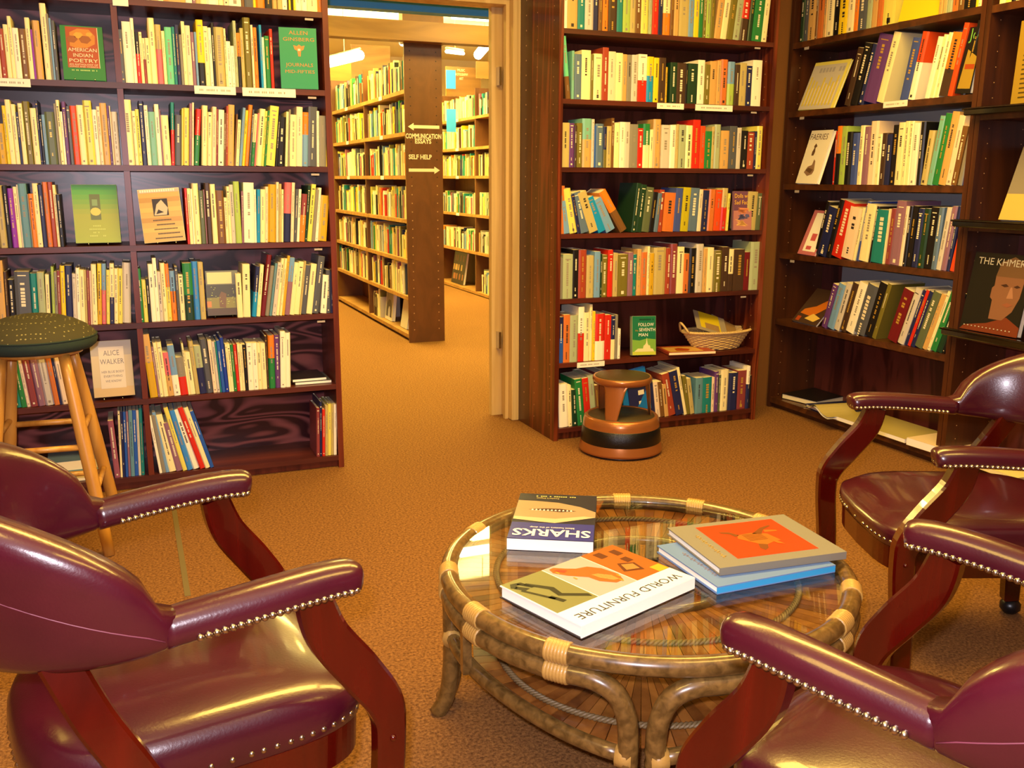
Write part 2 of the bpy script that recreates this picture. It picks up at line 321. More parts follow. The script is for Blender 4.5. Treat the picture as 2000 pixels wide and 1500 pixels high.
def book_shape(mb, w, h, d, col, T, rr):
    a, b = (col.split('/')+[None])[:2]; ma = bm_(a); mb2 = bm_(b) if b else ma
    hard = h > .2 and rr.random() < .45; rec = .004 if hard else .0005; t = min(.0025 if hard else .001, w*.2)
    c = min(w*.22, .006) if hard else min(w*.1, .002)
    o = [(0, d), (0, c), (w*.22, 0), (w*.78, 0), (w, c), (w, d)]; i_ = [(t, d-t*2), (t, c+t), (w*.25, t), (w*.75, t), (w-t, c+t), (w-t, d-t*2)]
    zs = [0, h*(.35+.25*rr.random()), h]; vs = []
    for z in zs: vs += [(x, y, z) for x, y in o]
    for k in (0, 1):
        fs = [[k*6+q, k*6+(q+1) % 6, k*6+6+(q+1) % 6, k*6+6+q] for q in range(6)]
        mb.add(vs, fs, ma if k else mb2, False, T)
    vs = [(x, y, h) for x, y in o]+[(x, y, h) for x, y in i_]; mb.add(vs, [[q, (q+1) % 6, 6+(q+1) % 6, 6+q] for q in range(6)], ma, False, T)
    vs = [(x, y, h) for x, y in i_]+[(x, y, h-rec) for x, y in i_]; mb.add(vs, [[q, (q+1) % 6, 6+(q+1) % 6, 6+q] for q in range(6)]+[[6+q for q in range(6)]], PAGE, False, T)
    mb.add([(x, y, 0) for x, y in o], [[5, 4, 3, 2, 1, 0]], mb2, False, T)
    # title marks running down the spine, a band and an imprint mark
    if w > .007:
        ink = (INKG if rr.random() < .3 else INKL) if a in DARKC else (INKD if rr.random() < .3 else INKF)
        lw = w*(.16+.14*rr.random()); y = -.0005; z = h*(.9-.12*rr.random()); x0 = w/2-lw/2+(rr.random()-.5)*w*.1; e = h*(.3+.3*rr.random())
        while z > e:
            s = lw*(.5+.25*rr.random())
            if rr.random() < .16: z -= s*1.1; continue
            mb.quad([(x0, y, z-s), (x0+lw, y, z-s), (x0+lw, y, z), (x0, y, z)], ink, T); z -= s*1.35
        if rr.random() < .5:
            z = h*.22
            for q in range(rr.randint(3, 7)):
                s = lw*.4; mb.quad([(w*.4, y, z-s), (w*.4+lw*.6, y, z-s), (w*.4+lw*.6, y, z), (w*.4, y, z)], ink, T); z -= s*1.5
        if rr.random() < .2:
            z = h*(.88+.06*rr.random()); mb.quad([(w*.22, y, z), (w*.78, y, z), (w*.78, y, z+.004), (w*.22, y, z+.004)], ink, T)
        if rr.random() < .25: mb.quad([(w*.36, y, .01), (w*.64, y, .01), (w*.64, y, .01+w*.3), (w*.36, y, .01+w*.3)], ink, T)
ROWS = [
('L',0,-0.357,'-cr17.201 -br14.195 -wh26.208 _37 -ta26.197 -cr23.193 -gr17.208 -wh23.231 -kh36.226 -cr26.224 -re15.200 -wh30.214 -cr33.202 -lt33.198'),
('L',0,0.032,'-wh20.195 -iv17.200 -bk16.232 -cr24.227 -ta19.226 -wh25.226 -kh25.199 -cr26.204'),
('L',0,0.204,'-ta80.218 -wh25.223 -ma13.228 -kh17.230 -cr22.194 -wh46.217 -cr20.220 -iv20.213 -wh47.198 -br13.211 -sg34.194 -ye10.232 -or36.229 -bk29.215 -ta20.204 -kh19.231 -wh19.216 -bk7.230 -ye9.228 -bk9.213 -ye9.209 -wh24.217 -wh25.209 -cr40.197 -or22.204'),
('L',1,-0.388,'-iv8.198 rs19.174 -cr15.189 -cr13.219 wh21.179 br24.178 cr16.218 -vi7.177 ta25.210 _6 cr21.272 -gy6.236 -lb7.221 -sg12.213'),
('L',1,0.023,'-ta5.223 sg17.195 wh30.225 -wh13.239 -bk/re15.189 -cr11.190 -cr/rs10.168 -cr14.169 cr24.244 kh/pk23.221 -cr12.198'),
('L',1,0.198,'mi26.214 -te11.216 -nb15.224 -gy10.189 -cr13.238 iv20.224 -ma14.201 -lb9.202 ye/bk26.248 cr17.225 -wh13.221 -bk10.240 kh37.225 -cr8.221 -wh16.174 -wh13.157 -sa12.253 -or/bk14.208 -kh13.227 ol29.268 -iv9.241 -or15.232 _9 -cy10.243 -wh9.197 gr21.203 -re12.230'),
('L',2,-0.419,'mu25.147 -ye12.212 cr17.234 cr16.218 -nb9.190 cr15.222 ol24.230 cr21.206 -nb8.236 -bk9.182 -lb11.183 mg33.194 -gy9.225 -cr12.238 -wh8.196 -pu13.233 -sg14.217 ro23.219 cr23.222 ly30.240 wh17.207 -iv12.219 ta24.232 -pu9.222 -iv5.222 lt23.201'),
('L',2,0.022,'cr34.248 -cr13.206 -ly13.213 nb19.245 -wh14.229 mb25.205 wh16.234 -ma6.214 cr27.193'),
('L',2,0.189,'^3 -te/re13.243 ^4 sg25.195 -ly6.222 ly23.223 -ma10.242 -iv8.245 ^6 re/gr20.221 _10 ^4 cr22.235 -cr17.210 iv17.231 -wi8.223 wh22.220 -br8.209 -rs8.236 ta24.241 ^6 -br7.206 -cr13.184 ^7 -lb12.232 -ye11.222 -or16.244 -sg8.226 -cr/gr14.209 -pk7.213 cr23.229 -ly9.222 -gr9.224 ly35.241 -bk12.205 ^5 bk27.199 _4 ^4 -cr10.221 -gy9.230 ^3 cr26.209 iv25.241 or/lb25.220 sg37.243 ^2 -wh11.227 gy28.208 -cr/ye13.209'),
('L',3,-0.450,'kh28.234 bk16.232 vi20.223 -cr13.229 -lt5.237 tb28.241 -gy5.202 or16.203 cr18.242 nb16.237 ob18.247 rs17.247 -cr10.236 -bk15.200'),
('L',3,0.230,'-re10.224 -cr13.223 -wh7.221 cr24.243 mg19.214 -ma5.218 db22.245 cr20.240 br32.214 -cr12.186 -cr12.231 -lt16.238 lg23.251 ^2 -ma9.212 wh42.246 -wh9.219 ^3 -cy15.219 -cr19.219 -iv13.230 mu32.239 -iv11.249 -kh11.242 -cr9.219 ^4 pk/nb29.247 -iv13.247 ^5 -sg14.220 -wh11.220 ^6 wi/or22.200 -dg11.236 ^7 ly19.241 -gy15.219 ^6 -wh13.226 mu35.193'),
('L',4,-0.481,'^2 ta24.265 -db12.221 bk24.190 sg53.219 te26.211 sa25.214 ^3 -cr14.206 -bk7.206 -lg10.236 -gy11.215 -wi11.219 ye17.238 nb26.238 -lt13.206 -wh14.228 -cr16.219 -kh8.217 -wi11.217 -iv7.215 cr19.240 ^4 -ye/mu15.242 lb/pk17.242 -ly13.217 cr/nb16.241 -cr15.222 -ly16.221 lt32.243'),
('L',4,0.026,'-gr16.218 -ly16.171 -bk12.176 wh18.235 wh15.259 -lt13.203'),
('L',4,0.116,'cr18.238 -or/ly15.234 lb/or22.205 -sg12.222 -cr19.189 gr/dg36.235 sb24.241 kh21.237'),
('L',4,0.410,'cr23.185 ^2 cr30.223 _5 ^7 -nb/cy19.213 -cr16.220 ^9 dr20.262 -gy18.214 -tb11.225 -lt17.228 ^8 -cr14.245 -cr11.245 -mu11.256 lb/ma21.247 cr20.225 cr21.228 -kh9.231 sg22.212 cr25.217 ^9 sg28.249 _8 ^6 -wh26.167 ^2 -sg19.188 -nb12.180'),
('L',5,-0.513,'^-5 -wh6.200 -ol9.210 -kh15.213 -cr16.214 -te30.210 -gr19.195 -iv15.204 -wi25.206 -ma28.204 -lt32.202 -ob19.204 -nb9.200 -iv23.202 -ta19.201 -cr20.200'),
('L',5,0.041,'^-3.5 ta/mu30.266 -ma8.213 -cr14.230 cr19.231 pk/ta23.186 ^-4 lb/wh26.215 gy/re30.162 -cr8.220 -cr21.182 -kh18.227 sa/nb27.206 sg28.232 ^-3 -iv15.226 -lt13.220 -te6.220 -bl15.224 -rb15.236 ^-2 -cr9.206 -cr11.206 -gr13.203 -re13.202 ^-1 -cr11.203 -cr11.203 -bk13.200 ^0 -wh22.205 -wh20.204 -cr16.203 -cr20.202 -db9.231 ^1 or/gr27.232 pu21.233 ^2 wh21.248 wh23.240'),
('L',6,-0.122,'^-2 mv22.246 ^2 -cr9.285 -nb11.281 -bl11.280 -ma10.280 tb15.284 bl15.282 -lt10.281 -te14.288'),
('L',6,0.053,'^-6 -wh11.253 -gy15.255 ^-8 -lb14.268 ^-9 cr28.254 ^-10 ma26.218 ^-12 ly18.288 sb23.272 ^-14 wh29.275 ^-15 re21.285 cr21.283 -bl16.265'),
('L',6,0.716,'^2 -wi15.224 -nb11.252 -re13.216 -kh13.232 -ly15.237 -kh11.236 -wh13.235'),
('C',0,1.922,'-wh26.227 -ta50.192 -te36.192 -lt47.218 -nb24.203 -br21.214 -or31.211 -db45.205 -te33.235 -lg39.199 -kh27.209 -br31.199 -ly41.218 -sa18.202 -re33.206 -nb28.224 -cr/or38.204 -br19.215 -ta30.231 kh54.195 -lb30.193 -ye27.200 -gr25.224 -ol17.218 -lg26.201 -ol23.205 ^6 -ta37.198 -cr34.211 -ol37.192 -sa38.221 ^4 re/db51.230 -dg24.233 gr59.223 -cr32.233'),
('C',1,1.948,'^-6 mi/br25.278 ^0 -mb14.215 sl36.201 cr48.221 -ol15.204 cr46.208 rs32.238 iv39.222 cr36.217 -ta26.213 -gy25.212 lt35.213 wh/re47.218 ye/cy39.209 -ye28.206 db39.208 -mu10.166 _14 dg38.189 db53.189 -bk10.182 dg56.189 wh40.208 -ol30.188 ta41.206 -ta24.210 ob41.217 lb/lg41.208 -db28.196 kh42.206 -nb34.194 wh57.223'),
('C',2,1.921,'kh45.203 -pu27.202 -db12.192 ol31.203 mb/ta49.225 -lt14.223 -bl7.194 sl44.203 -nb/ol15.190 -kh25.193 -br16.231 -cr28.208 -wh29.214 -lt27.214 gy43.205 -re31.187 gr/cr39.209 -cr20.183 ta43.232 lt49.206 wh37.207 -kh13.211 sa40.209 cr40.207 re44.235 -ro28.206 gr41.182 -kh17.205 sa38.216 ta48.187 sg46.210 -lt28.203 -bk39.189 rs43.182 -nb14.188 -ly36.214'),
('C',3,1.914,'ob33.226 ^-8 -lb31.155 ^-11 ly40.213 ^-12 -nb19.189 ^-15 sl46.197 ^-20 kh50.202 ^-24 cy45.179 ^-28 lb57.172 _18 ^-33 or/br49.227 _10 ^6 -dg26.239 dg33.232 mg42.219 -bk27.196 -sl22.191 ^3 -rs28.207 ob63.192 bs41.215 yo44.218 sl55.215 ^2 -iv24.209 -nb34.204 ob42.209 ro39.206 -kh/re35.215 -ly13.189'),
('C',3,2.990,'^2 kh60.197 -mg33.189'),
('C',4,1.910,'gy34.199 sa53.215 bk31.236 rs44.235 kh41.206 lb32.225 -dg10.213 ol35.207 -re29.231 -kh28.214 ol54.207 -ma29.217 -te23.205 -ta24.230 ob35.215 -cr14.243 -mu24.209 kh71.236 -rs27.232 wi40.252 cr39.236 -ob31.201 bk42.229 lt45.248 -ta21.224 cr36.229 ol53.211 db44.230 -cr/db31.217 db66.216 -dr36.200 sa63.253'),
('C',5,1.912,'-dr12.235 -nb/bl28.228 ob35.238 sa45.233 wh/re32.274 cr32.244 -cr16.283 -ye13.248 re/wh55.234 re36.226 -nb/cr23.219 -gy16.224 -wh15.153'),
('C',6,1.938,'^-3 wh53.222 -cr19.214 -dg31.189 ^-6 gr41.242 re35.244 sa35.256 -br20.202 wi58.263 kh52.247 _66 ^-8 nb147.188 -iv27.193 -br27.191 -ta24.177 ^-13 rs44.233 nb49.244 -cr17.264 ^-10 -ol24.213 -kh25.196 ^-1 tb45.194 te57.193 -iv18.190 -pu26.219 ^0 -mg13.199 cr50.224 nb58.205 wi55.213 -wh/nb22.235 -bk41.183'),
('R',0,0.012,'-dg35.241 -sg34.257 -ta53.298 -br19.287 -ob42.265 -ta28.297 -cr50.277 -bk45.289 -ye58.258 -cr47.251 -or30.267 -sg54.248 -sa33.263 -ta40.298 -ob36.260 -ly78.241'),
('R',0,0.952,'-ta20.243 -kh27.250 -sa27.287 -ob33.262 -br32.257 -bk58.246 -ye18.299 -cr16.265 -re25.252'),
('R',1,0.398,'^14.3 db44.276 bk52.291 nb38.283 pu91.313 cr48.318 _97 ^10.4 bs49.274 ro/wh41.295 _58 wh28.263 cr28.268 cr25.273 or/db54.267 ro27.301 _37 bk26.302'),
('R',2,0.351,'-re18.265 -or/bk28.289 lg40.287 bk40.258 bs48.250 cr34.284 ma34.277 iv54.301 -cr29.238 db40.242 nb32.235 bk36.276 cr38.285 cr27.289 -cr23.288 wh37.278 bk29.282 ^5.2 kh37.241 ^7.8 mb35.302 gr35.311 ta39.316 iv34.298 br30.252 gy26.277 bs24.281 -sl19.269'),
('R',3,0.247,'^11.7 -bk34.292 nb65.260 bk39.304 re77.289 ^7.8 iv84.260 -cr18.265 -bs27.297 ^5.2 cr62.281 -bk18.273 ^2.6 te81.256 -cr9.263 wi37.264 ma58.301 -iv20.278 -bk20.279 bk32.280 nb39.269 dg38.270 bk45.277 sl30.278 ^5.2 lt26.279 ma29.285 -nb18.286 ^7.8 ro28.298'),
('R',4,0.354,'^13 -pu38.243 lb56.247 lt41.259 db49.263 wh58.269 sg76.262 bk55.283 -ol27.287 _71 ^14.3 dr65.267 lt43.282 -nb22.282 -re19.285 -nb25.280 mg48.278 ta28.276 -cr20.292 gr35.288 dg31.298 -bk15.294'),
]
CN = {'L': 'left bookcase', 'C': 'middle bookcase', 'R': 'right bookcase'}
CZ = {'L': ZL, 'C': ZC, 'R': ZR}
SN = ['top shelf', 'second shelf', 'third shelf', 'fourth shelf', 'fifth shelf', 'sixth shelf', 'bottom shelf']
stuff = MB(); singles = []; used = {}
def orient(cs, s, z, lean, w):
    if cs == 'R': lean *= 1; base = Matrix.Translation((3.3642+.018, 4.2928-s, z)) @ Matrix.Rotation(-PI/2, 4, 'Z')
    else: base = Matrix.Translation((s, (4.054 if cs == 'L' else 4.091)+.014, z))
    return base
counts = {}
for cs, sh, st, rowtxt in ROWS:
    z = CZ[cs][sh]; lean = 0; s = st; row = []; kl = 1.2 if cs == 'R' and sh in (3, 4) else 1
    for t in rowtxt.split():
        if t[0] == '^': lean = math.radians(float(t[1:])*kl); continue
        if t[0] == '_': s += int(t[1:])/1000; row.append(None); continue
        m = re.match(r'(-?)([a-z]+(?:/[a-z]+)?)(\d+)\.(\d+)', t)
        w_ = int(m[3])/1000; h_ = int(m[4])/1000; row.append([m[1] == '', m[2], s, w_, h_, lean]); s += w_
    bs = [b for b in row if b]; mean = sum(b[4] for b in bs)/len(bs)
    for i, b in enumerate(row):
        if not b: continue
        key = (cs, sh); counts[key] = counts.get(key, 0)+1; idx = counts[key]
        big, col, s0, wsp, h, ln = b
        th = wsp*math.cos(ln)-.0006; dep = min(.24 if cs == 'R' else .2, max(.11, h*(.66+.1*R.random())))
        back = R.random()*.006
        if ln >= 0:   # leans to the right: stands on its right corner
            M = orient(cs, s0+th*math.cos(ln), z+.0006, ln, th) @ Matrix.Translation((0, back, 0)) @ Matrix.Rotation(ln, 4, 'Y') @ Matrix.Translation((-th, 0, 0))
        else:
            M = orient(cs, s0, z+.0006, ln, th) @ Matrix.Translation((0, back, 0)) @ Matrix.Rotation(ln, 4, 'Y')
        if not big: book_shape(stuff, th, h, dep, col, M, R); continue
        b_ = MB(); book_shape(b_, th, h, dep, col, None, R)
        o = b_.build('book'); o.matrix_world = M
        nb = []
        for q in (i-1, i+1):
            nb.append(PALT[row[q][1][:2]][3] if 0 <= q < len(row) and row[q] else 'a gap')
        cn = PALT[col[:2]][3]+((' and '+PALT[col[3:]][3]) if '/' in col else '')
        sz = 'thin' if th < .014 else ('thick' if th > .027 else '')
        tall = 'tall' if h > mean*1.07 else ('short' if h < mean*.92 else '')
        tl = ('leaning' if abs(ln) > math.radians(9) else '')
        adj = ' '.join(x for x in (sz, tall, tl) if x)
        bet = ('between %s and %s ones' % (nb[0], nb[1])) if nb[0] != nb[1] else ('between two %s ones' % nb[0])
        if 'a gap' in nb: bet = ('beside %s one' % [x for x in nb if x != 'a gap'][0]) if nb != ['a gap', 'a gap'] else 'standing alone'
        lab = '%s %s book %s, %s, %s' % (adj, cn, bet, SN[sh], CN[cs])
        singles.append((o, ' '.join(lab.split()), ' '.join(('%s %s book, %s from left, %s of %s' % (adj, cn, '%d%s' % (idx, 'th' if 10 < idx % 100 < 14 else {1: 'st', 2: 'nd', 3: 'rd'}.get(idx % 10, 'th')), SN[sh], CN[cs])).split()), cs, sh))
cnt = {}
for o, a, b, cs, sh in singles: cnt[a] = cnt.get(a, 0)+1
for o, a, b, cs, sh in singles:
    t_ = a if cnt[a] == 1 else b
    if len(t_.split()) > 16 or len(t_.replace('-', ' ').split()) > 16: t_ = b.replace('tall ', '').replace('short ', '')
    tag(o, t_, 'book', 'books on the %s of the %s' % (SN[sh], CN[cs]))
# books seen through the doorway
BK = 'cr cr wh wh cr kh ly ta iv cr sa lt or br ta re nb kh gy ye ol cr te db gr bk lb sg db bk mv kh cr'.split()
def backrow(x, y0, y1, z, hmax=.26, fill=1):
    y = y0
    while y > y1:
        if R.random() > fill: y -= .06; continue
        w = .012+.026*R.random(); h = hmax*(.66+.32*R.random()); c = R.choice(BK); ln = 0 if R.random() < .85 else .06
        T = Matrix.Translation((x+.02+.02*R.random(), y, z+.001)) @ Matrix.Rotation(-PI/2, 4, 'Z') @ Matrix.Rotation(-ln, 4, 'Y')
        a = bm_(c); b = PAGE; vs = [(0, 0, 0), (w, 0, 0), (w, .18, 0), (0, .18, 0), (0, 0, h), (w, 0, h), (w, .18, h), (0, .18, h)]
        stuff.add(vs, [(0, 1, 5, 4), (1, 2, 6, 5), (2, 3, 7, 6), (3, 0, 4, 7)], a, False, T); stuff.add(vs, [(4, 5, 6, 7)], b, False, T)
        if w > .02: stuff.quad([(w*.35, -.001, h*.4), (w*.65, -.001, h*.4), (w*.65, -.001, h*.85), (w*.35, -.001, h*.85)], R.choice([INKD, INKF, INKL]), T)
        y -= w+.001
for z in (1.945, 1.632, 1.305, .968, .655, .36):
    backrow(2.04, 9.84, 8.55, z); backrow(2.04, 8.48, 7.19, z)
backrow(2.04, 8.46, 8.2, .056, .27)
for i, z in enumerate((1.949, 1.625, 1.315, .895, .485)):
    backrow(3.6, 11.3, 9.95, z, .25)
    backrow(3.6, 9.86 if i not in (1,) else 9.4, 8.2, z, .25, .97)
backrow(3.6, 9.8, 8.2, .04, .27)
for sx, ya, zs_ in ((2.04, (9.2, 7.9), (1.945, 1.632, 1.305)), (3.6, (10.5, 9.4), (1.949, 1.625, 1.315, .895))):
    for z in zs_:
        for y in ya: stuff.box(sx-.003, sx-.001, y-.05, y+.05, z-.032, z-.002, LABELW)
tag(stuff.build('books'), 'remaining thinner and farther books filling the shelves of all the bookcases', 'books', None, 'stuff')
# shelf-edge cards and small grey clip labels
def card(name, label, x0, x1, z0, z1, y, m, cs='L', marks=True, cat='label', group=None):
    mb = MB()
    if cs == 'R': f = lambda a, dy, b: (y-dy, a, b)
    else: f = lambda a, dy, b: (a, y-dy, b)
    p = [f(x0, 0, z0), f(x1, 0, z0), f(x1, 0, z1), f(x0, 0, z1), f(x0, .0015, z0), f(x1, .0015, z0), f(x1, .0015, z1), f(x0, .0015, z1)]
    mb.add(p, [(0, 1, 2, 3), (4, 7, 6, 5), (0, 4, 5, 1), (1, 5, 6, 2), (2, 6, 7, 3), (3, 7, 4, 0)], m)
    if marks:
        n = 22; zc = (z0+z1)/2; hh = (z1-z0)*.12
        for k in range(n):
            a = x0+(x1-x0)*(.12+.76*k/n)
            if R.random() < .7: mb.quad([f(a, .0019, zc-hh), f(a+(x1-x0)*.02, .0019, zc-hh), f(a+(x1-x0)*.02, .0019, zc+hh), f(a, .0019, zc+hh)], INKF)
    return tag(mb.build(name), label, cat, group)
g = 'white category cards on the shelf edges'
card('shelf_card', 'white card on the shelf edge at far left, second shelf of left bookcase', -.45, -.287, 1.608, 1.637, 4.054, LABELW, group=g)
card('shelf_card', 'shorter white card on the second shelf edge of left bookcase, below yellow book', .294, .452, 1.606, 1.637, 4.054, LABELW, group=g)
card('shelf_card', 'long white card on the second shelf edge, below the green face-out book', .478, .69, 1.604, 1.637, 4.054, LABELW, group=g)
card('shelf_card', 'short white card on the second shelf edge of middle bookcase', 2.423, 2.574, 1.616, 1.643, 4.091, LABELW, group=g)
card('shelf_card', 'longer white card on the second shelf edge of middle bookcase, right one', 2.64, 2.858, 1.614, 1.643, 4.091, LABELW, group=g)
card('shelf_card', 'white card on the sixth shelf edge of middle bookcase, above the kick stool', 2.02, 2.173, .366, .392, 4.091, LABELW, group=g)
card('shelf_card', 'white card on the second shelf edge of the right bookcase', 3.60, 3.45, 1.615, 1.643, 3.364, LABELW, 'R', group=g)
card('shelf_card', 'white card on the top shelf edge of left bookcase beside the divider', .02, .075, 1.916, 1.944, 4.054, LABELW, marks=False, group=g)
for cs, xa, zz, yy in (('L', .74, ZL, 4.054), ('C', 2.97, ZC, 4.091)):
    for i in range(0, 5):
        if cs == 'C' and i == 3: continue
        card('clip_label', 'small grey label under the %s edge at the right end of the %s' % (SN[i], CN[cs]), xa, xa+.034, zz[i]-.036, zz[i]-.028, yy-.0005, CLIPG, marks=False, group='small grey labels under shelf ends')
for i in range(0, 4):
    card('clip_label', 'small grey label under the %s edge at the left end of the right bookcase' % SN[i], 4.20, 4.165, ZR[i]-.045, ZR[i]-.032, 3.3637, CLIPG, 'R', False, group='small grey labels under shelf ends')

# ---------------------------------------------------------------- face-out books
def big_book(label, w, h, t, cover, art=None, hard=True, spine=None, page=PAGEW, group=None, back=None):
    # front cover faces -Y, spine at x=0
    r = thing('book', label, 'book', group=group); o = .003 if hard else 0; b = .0025 if hard else .0008
    c = MB(); c.box(0, w, 0, b, 0, h, cover); c.box(0, w, t-b, t, 0, h, back or cover); c.box(0, b, b, t-b, 0, h, spine or cover); c.build('cover', r)
    MB().box(b+.0002, w-o-.0005, b+.0002, t-b-.0002, o+.0003, h-o-.0003, page).build('page_block', r)
    if art:
        a = MB(); art(a); a.build('cover_art', r)
    return r
def rect(a, x0, x1, z0, z1, m, k=1): a.quad([(x0, -.0004*k, z0), (x1, -.0004*k, z0), (x1, -.0004*k, z1), (x0, -.0004*k, z1)], m)
def poly(a, pts, m, k=1, s=(1, 1), o=(0, 0)): a.quad([(o[0]+x*s[0], -.0004*k, o[1]+y*s[1]) for x, y in pts], m)
def line(a, txt, x, z, m, size, fit=None, k=2, **kw): put_text(a, txt, m, (x, -.0004*k, z), (1, 0, 0), (0, 0, 1), size, fit=fit, **kw)
def c_(n, r, g, b, rough=.4): return mat('art_'+n, rgb(r, g, b), rough)
def marks(a, x0, x1, z, s, m, k=4):
    x = x0
    while x < x1:
        if R.random() < .82: rect(a, x, x+s*.7, z, z+s, m, k)
        x += s
def place(o, loc, yaw=0, tilt=0, roll=0, flat=False):
    # tilt leans the top backwards; roll turns it in its own plane
    M = Matrix.Translation(loc) @ Matrix.Rotation(yaw, 4, 'Z')
    M = M @ (Matrix.Rotation(-PI/2, 4, 'X') if flat else Matrix.Rotation(-tilt, 4, 'X') @ Matrix.Rotation(roll, 4, 'Y'))
    o.matrix_world = M
def easel(label, x, y, z, yaw=0, m=None):
    mb = MB(); m = m or CHROME
    for s in (-.035, .035):
        mb.tube([(s, -.014, .012), (s, -.014, .0035), (s, .0, .0035), (s, .05, .0035), (s, .045, .1)], .0014, m, 6)
    mb.tube([(-.035, .045, .1), (.035, .045, .1)], .0014, m, 6)
    tag(mb.build('book_easel', None, (x, y, z), yaw), label, 'stand')
def art(a):
    w, h = .146, .2
    rect(a, .018, .128, .045, h-.004, c_('rust', 168, 70, 30), 1); rect(a, .128, .130, .045, h-.004, INKL, 1)
    poly(a, [(.03, .125), (.05, .118), (.09, .12), (.118, .135), (.12, .165), (.1, .188), (.06, .19), (.032, .175)], c_('ochre', 196, 128, 44), 2)
    for q in ((.04, .15, .02), (.062, .165, .018), (.085, .15, .022), (.1, .17, .012)): poly(a, [(q[0]+q[2]*math.cos(k), q[1]+q[2]*.7*math.sin(k)) for k in range(0, 6)], c_('ochre2', 222, 160, 60) if q[2] < .02 else c_('ochre3', 150, 84, 30), 3)
    for i, (s, f) in enumerate((('AMERICAN', .1), ('INDIAN', .068), ('POETRY', .1))): line(a, s, .073, .105-i*.02, INKL, .019, f, 4)
    line(a, 'AN ANTHOLOGY OF', .073, .054, INKL, .009, .1, 4); line(a, 'SONGS AND CHANTS', .073, .0465, INKL, .008, .1, 4); marks(a, .03, .12, .033, .005, c_('pg', 170, 210, 120))
b = big_book('green and rust face-out book titled American Indian Poetry, second shelf of left bookcase', .148, .2, .018, bm_('gr'), art)
place(b, (-.173, 4.085, ZL[1]+.006), 0, .12); easel('clear wire easel holding the American Indian Poetry book', -.1, 4.085, ZL[1], 0)
def art(a):
    m = c_('copper', 186, 130, 50)
    for i, (s, f, zz, sz) in enumerate((('ALLEN', .075, .213, .022), ('GINSBERG', .125, .188, .02), ('JOURNALS', .11, .088, .02), ('MID-FIFTIES', .118, .062, .018))): line(a, s, .078, zz, m, sz, f, 2)
    poly(a, [(.055, .172), (.07, .168), (.078, .175), (.088, .168), (.101, .172), (.096, .155), (.086, .15), (.084, .128), (.074, .128), (.071, .15), (.06, .155)], m, 2)
    rect(a, .073, .083, .15, .158, INKL, 3)
b = big_book('green face-out book titled Ginsberg Journals at the right end of second shelf', .15, .24, .036, c_('journal_green', 20, 140, 92), art, False)
place(b, (.637, 4.078, ZL[1]+.003), -.12, .04)
def art(a):
    # cover printed in three greens
    for i in range(12):
        k = i/11; rect(a, .001, .164, .001+.0188*i, .001+.0188*(i+1), c_('leaf%d' % i, int(158-90*max(0, k-.5)*2), int(176-12*k), int(26+50*k)), 1)
    rect(a, .062, .1, .09, .19, c_('murk', 96, 110, 60), 2); poly(a, [(.081+.019*math.cos(k*PI/6), .122+.016*math.sin(k*PI/6)) for k in range(12)], c_('pale_sun', 208, 200, 96), 3); rect(a, .07, .09, .145, .17, c_('haze', 126, 160, 110), 3)
    for i, f in enumerate((.028, .056, .03, .08)): marks(a, .081-f/2, .081+f/2, .063-i*.013, .006, c_('pale', 190, 206, 90), 3)
b = big_book('green gradient face-out book with a small central picture, fourth shelf of left bookcase', .165, .228, .016, bm_('lg'), art)
place(b, (-.186, 4.09, ZL[3]+.012), .02, .14); easel('clear easel under the green gradient book', -.105, 4.09, ZL[3], 0)
def art(a):
    rect(a, .001, .157, .001, .197, c_('gold_sky', 206, 172, 84), 1); rect(a, .001, .157, .197, .21, c_('pinkish', 206, 180, 160), 2)
    for z, c in ((.04, 0), (.08, 1), (.12, 0), (.16, 1)): rect(a, .001, .157, z, z+.018, c_('gold_b', 190, 148, 60) if c else c_('gold_c', 220, 186, 92), 2)
    marks(a, .008, .15, .2, .009, LABELW, 3)
    rect(a, .05, .108, .105, .172, INKD, 3); poly(a, [(.052, .107), (.1, .107), (.107, .135), (.085, .168), (.065, .15)], c_('pale_face', 200, 190, 160), 4); poly(a, [(.06, .112), (.09, .118), (.07, .13)], INKD, 5)
    for i in range(5):
        x = .045+.012*(i % 2)
        while x < .115+.008*i: rect(a, x, x+.0035, .085-.018*i, .09-.018*i, INKD, 3); x += .005
b = big_book('tan face-out book with dark photo and black lines, beside the fourth shelf divider', .158, .212, .014, bm_('cr'), art)
place(b, (.066, 4.085, ZL[3]+.006), -.1, .1, .07*-1); easel('clear easel under the tan face-out book', .15, 4.085, ZL[3], 0)
def art(a):
    rect(a, .001, .129, .001, .03, c_('dark_olive', 82, 64, 20), 1); rect(a, .001, .129, .03, .075, c_('meadow', 132, 128, 44), 1); rect(a, .001, .129, .075, .128, c_('hedge', 66, 64, 28), 1); rect(a, .001, .129, .128, .186, c_('grey_sky', 110, 112, 84), 1)
    rect(a, .006, .105, .132, .18, c_('panel', 216, 210, 150), 2); poly(a, [(.05, .035), (.075, .03), (.08, .09), (.06, .1), (.05, .08)], c_('earth', 112, 84, 36), 2)
    for k in range(26): x = .01+R.random()*.11; z = .045+R.random()*.075; rect(a, x, x+.004, z, z+.002, c_('pale', 190, 206, 90), 3)
    rect(a, .0, .018, .035, .06, c_('ochre', 196, 128, 44), 2)
b = big_book('dark green landscape face-out book on the fifth shelf of left bookcase', .13, .187, .02, bm_('mg'), art)
place(b, (.291, 4.085, ZL[4]+.012), -.03, .1); easel('black easel under the landscape face-out book', .355, 4.085, ZL[4], 0, BLACKP)
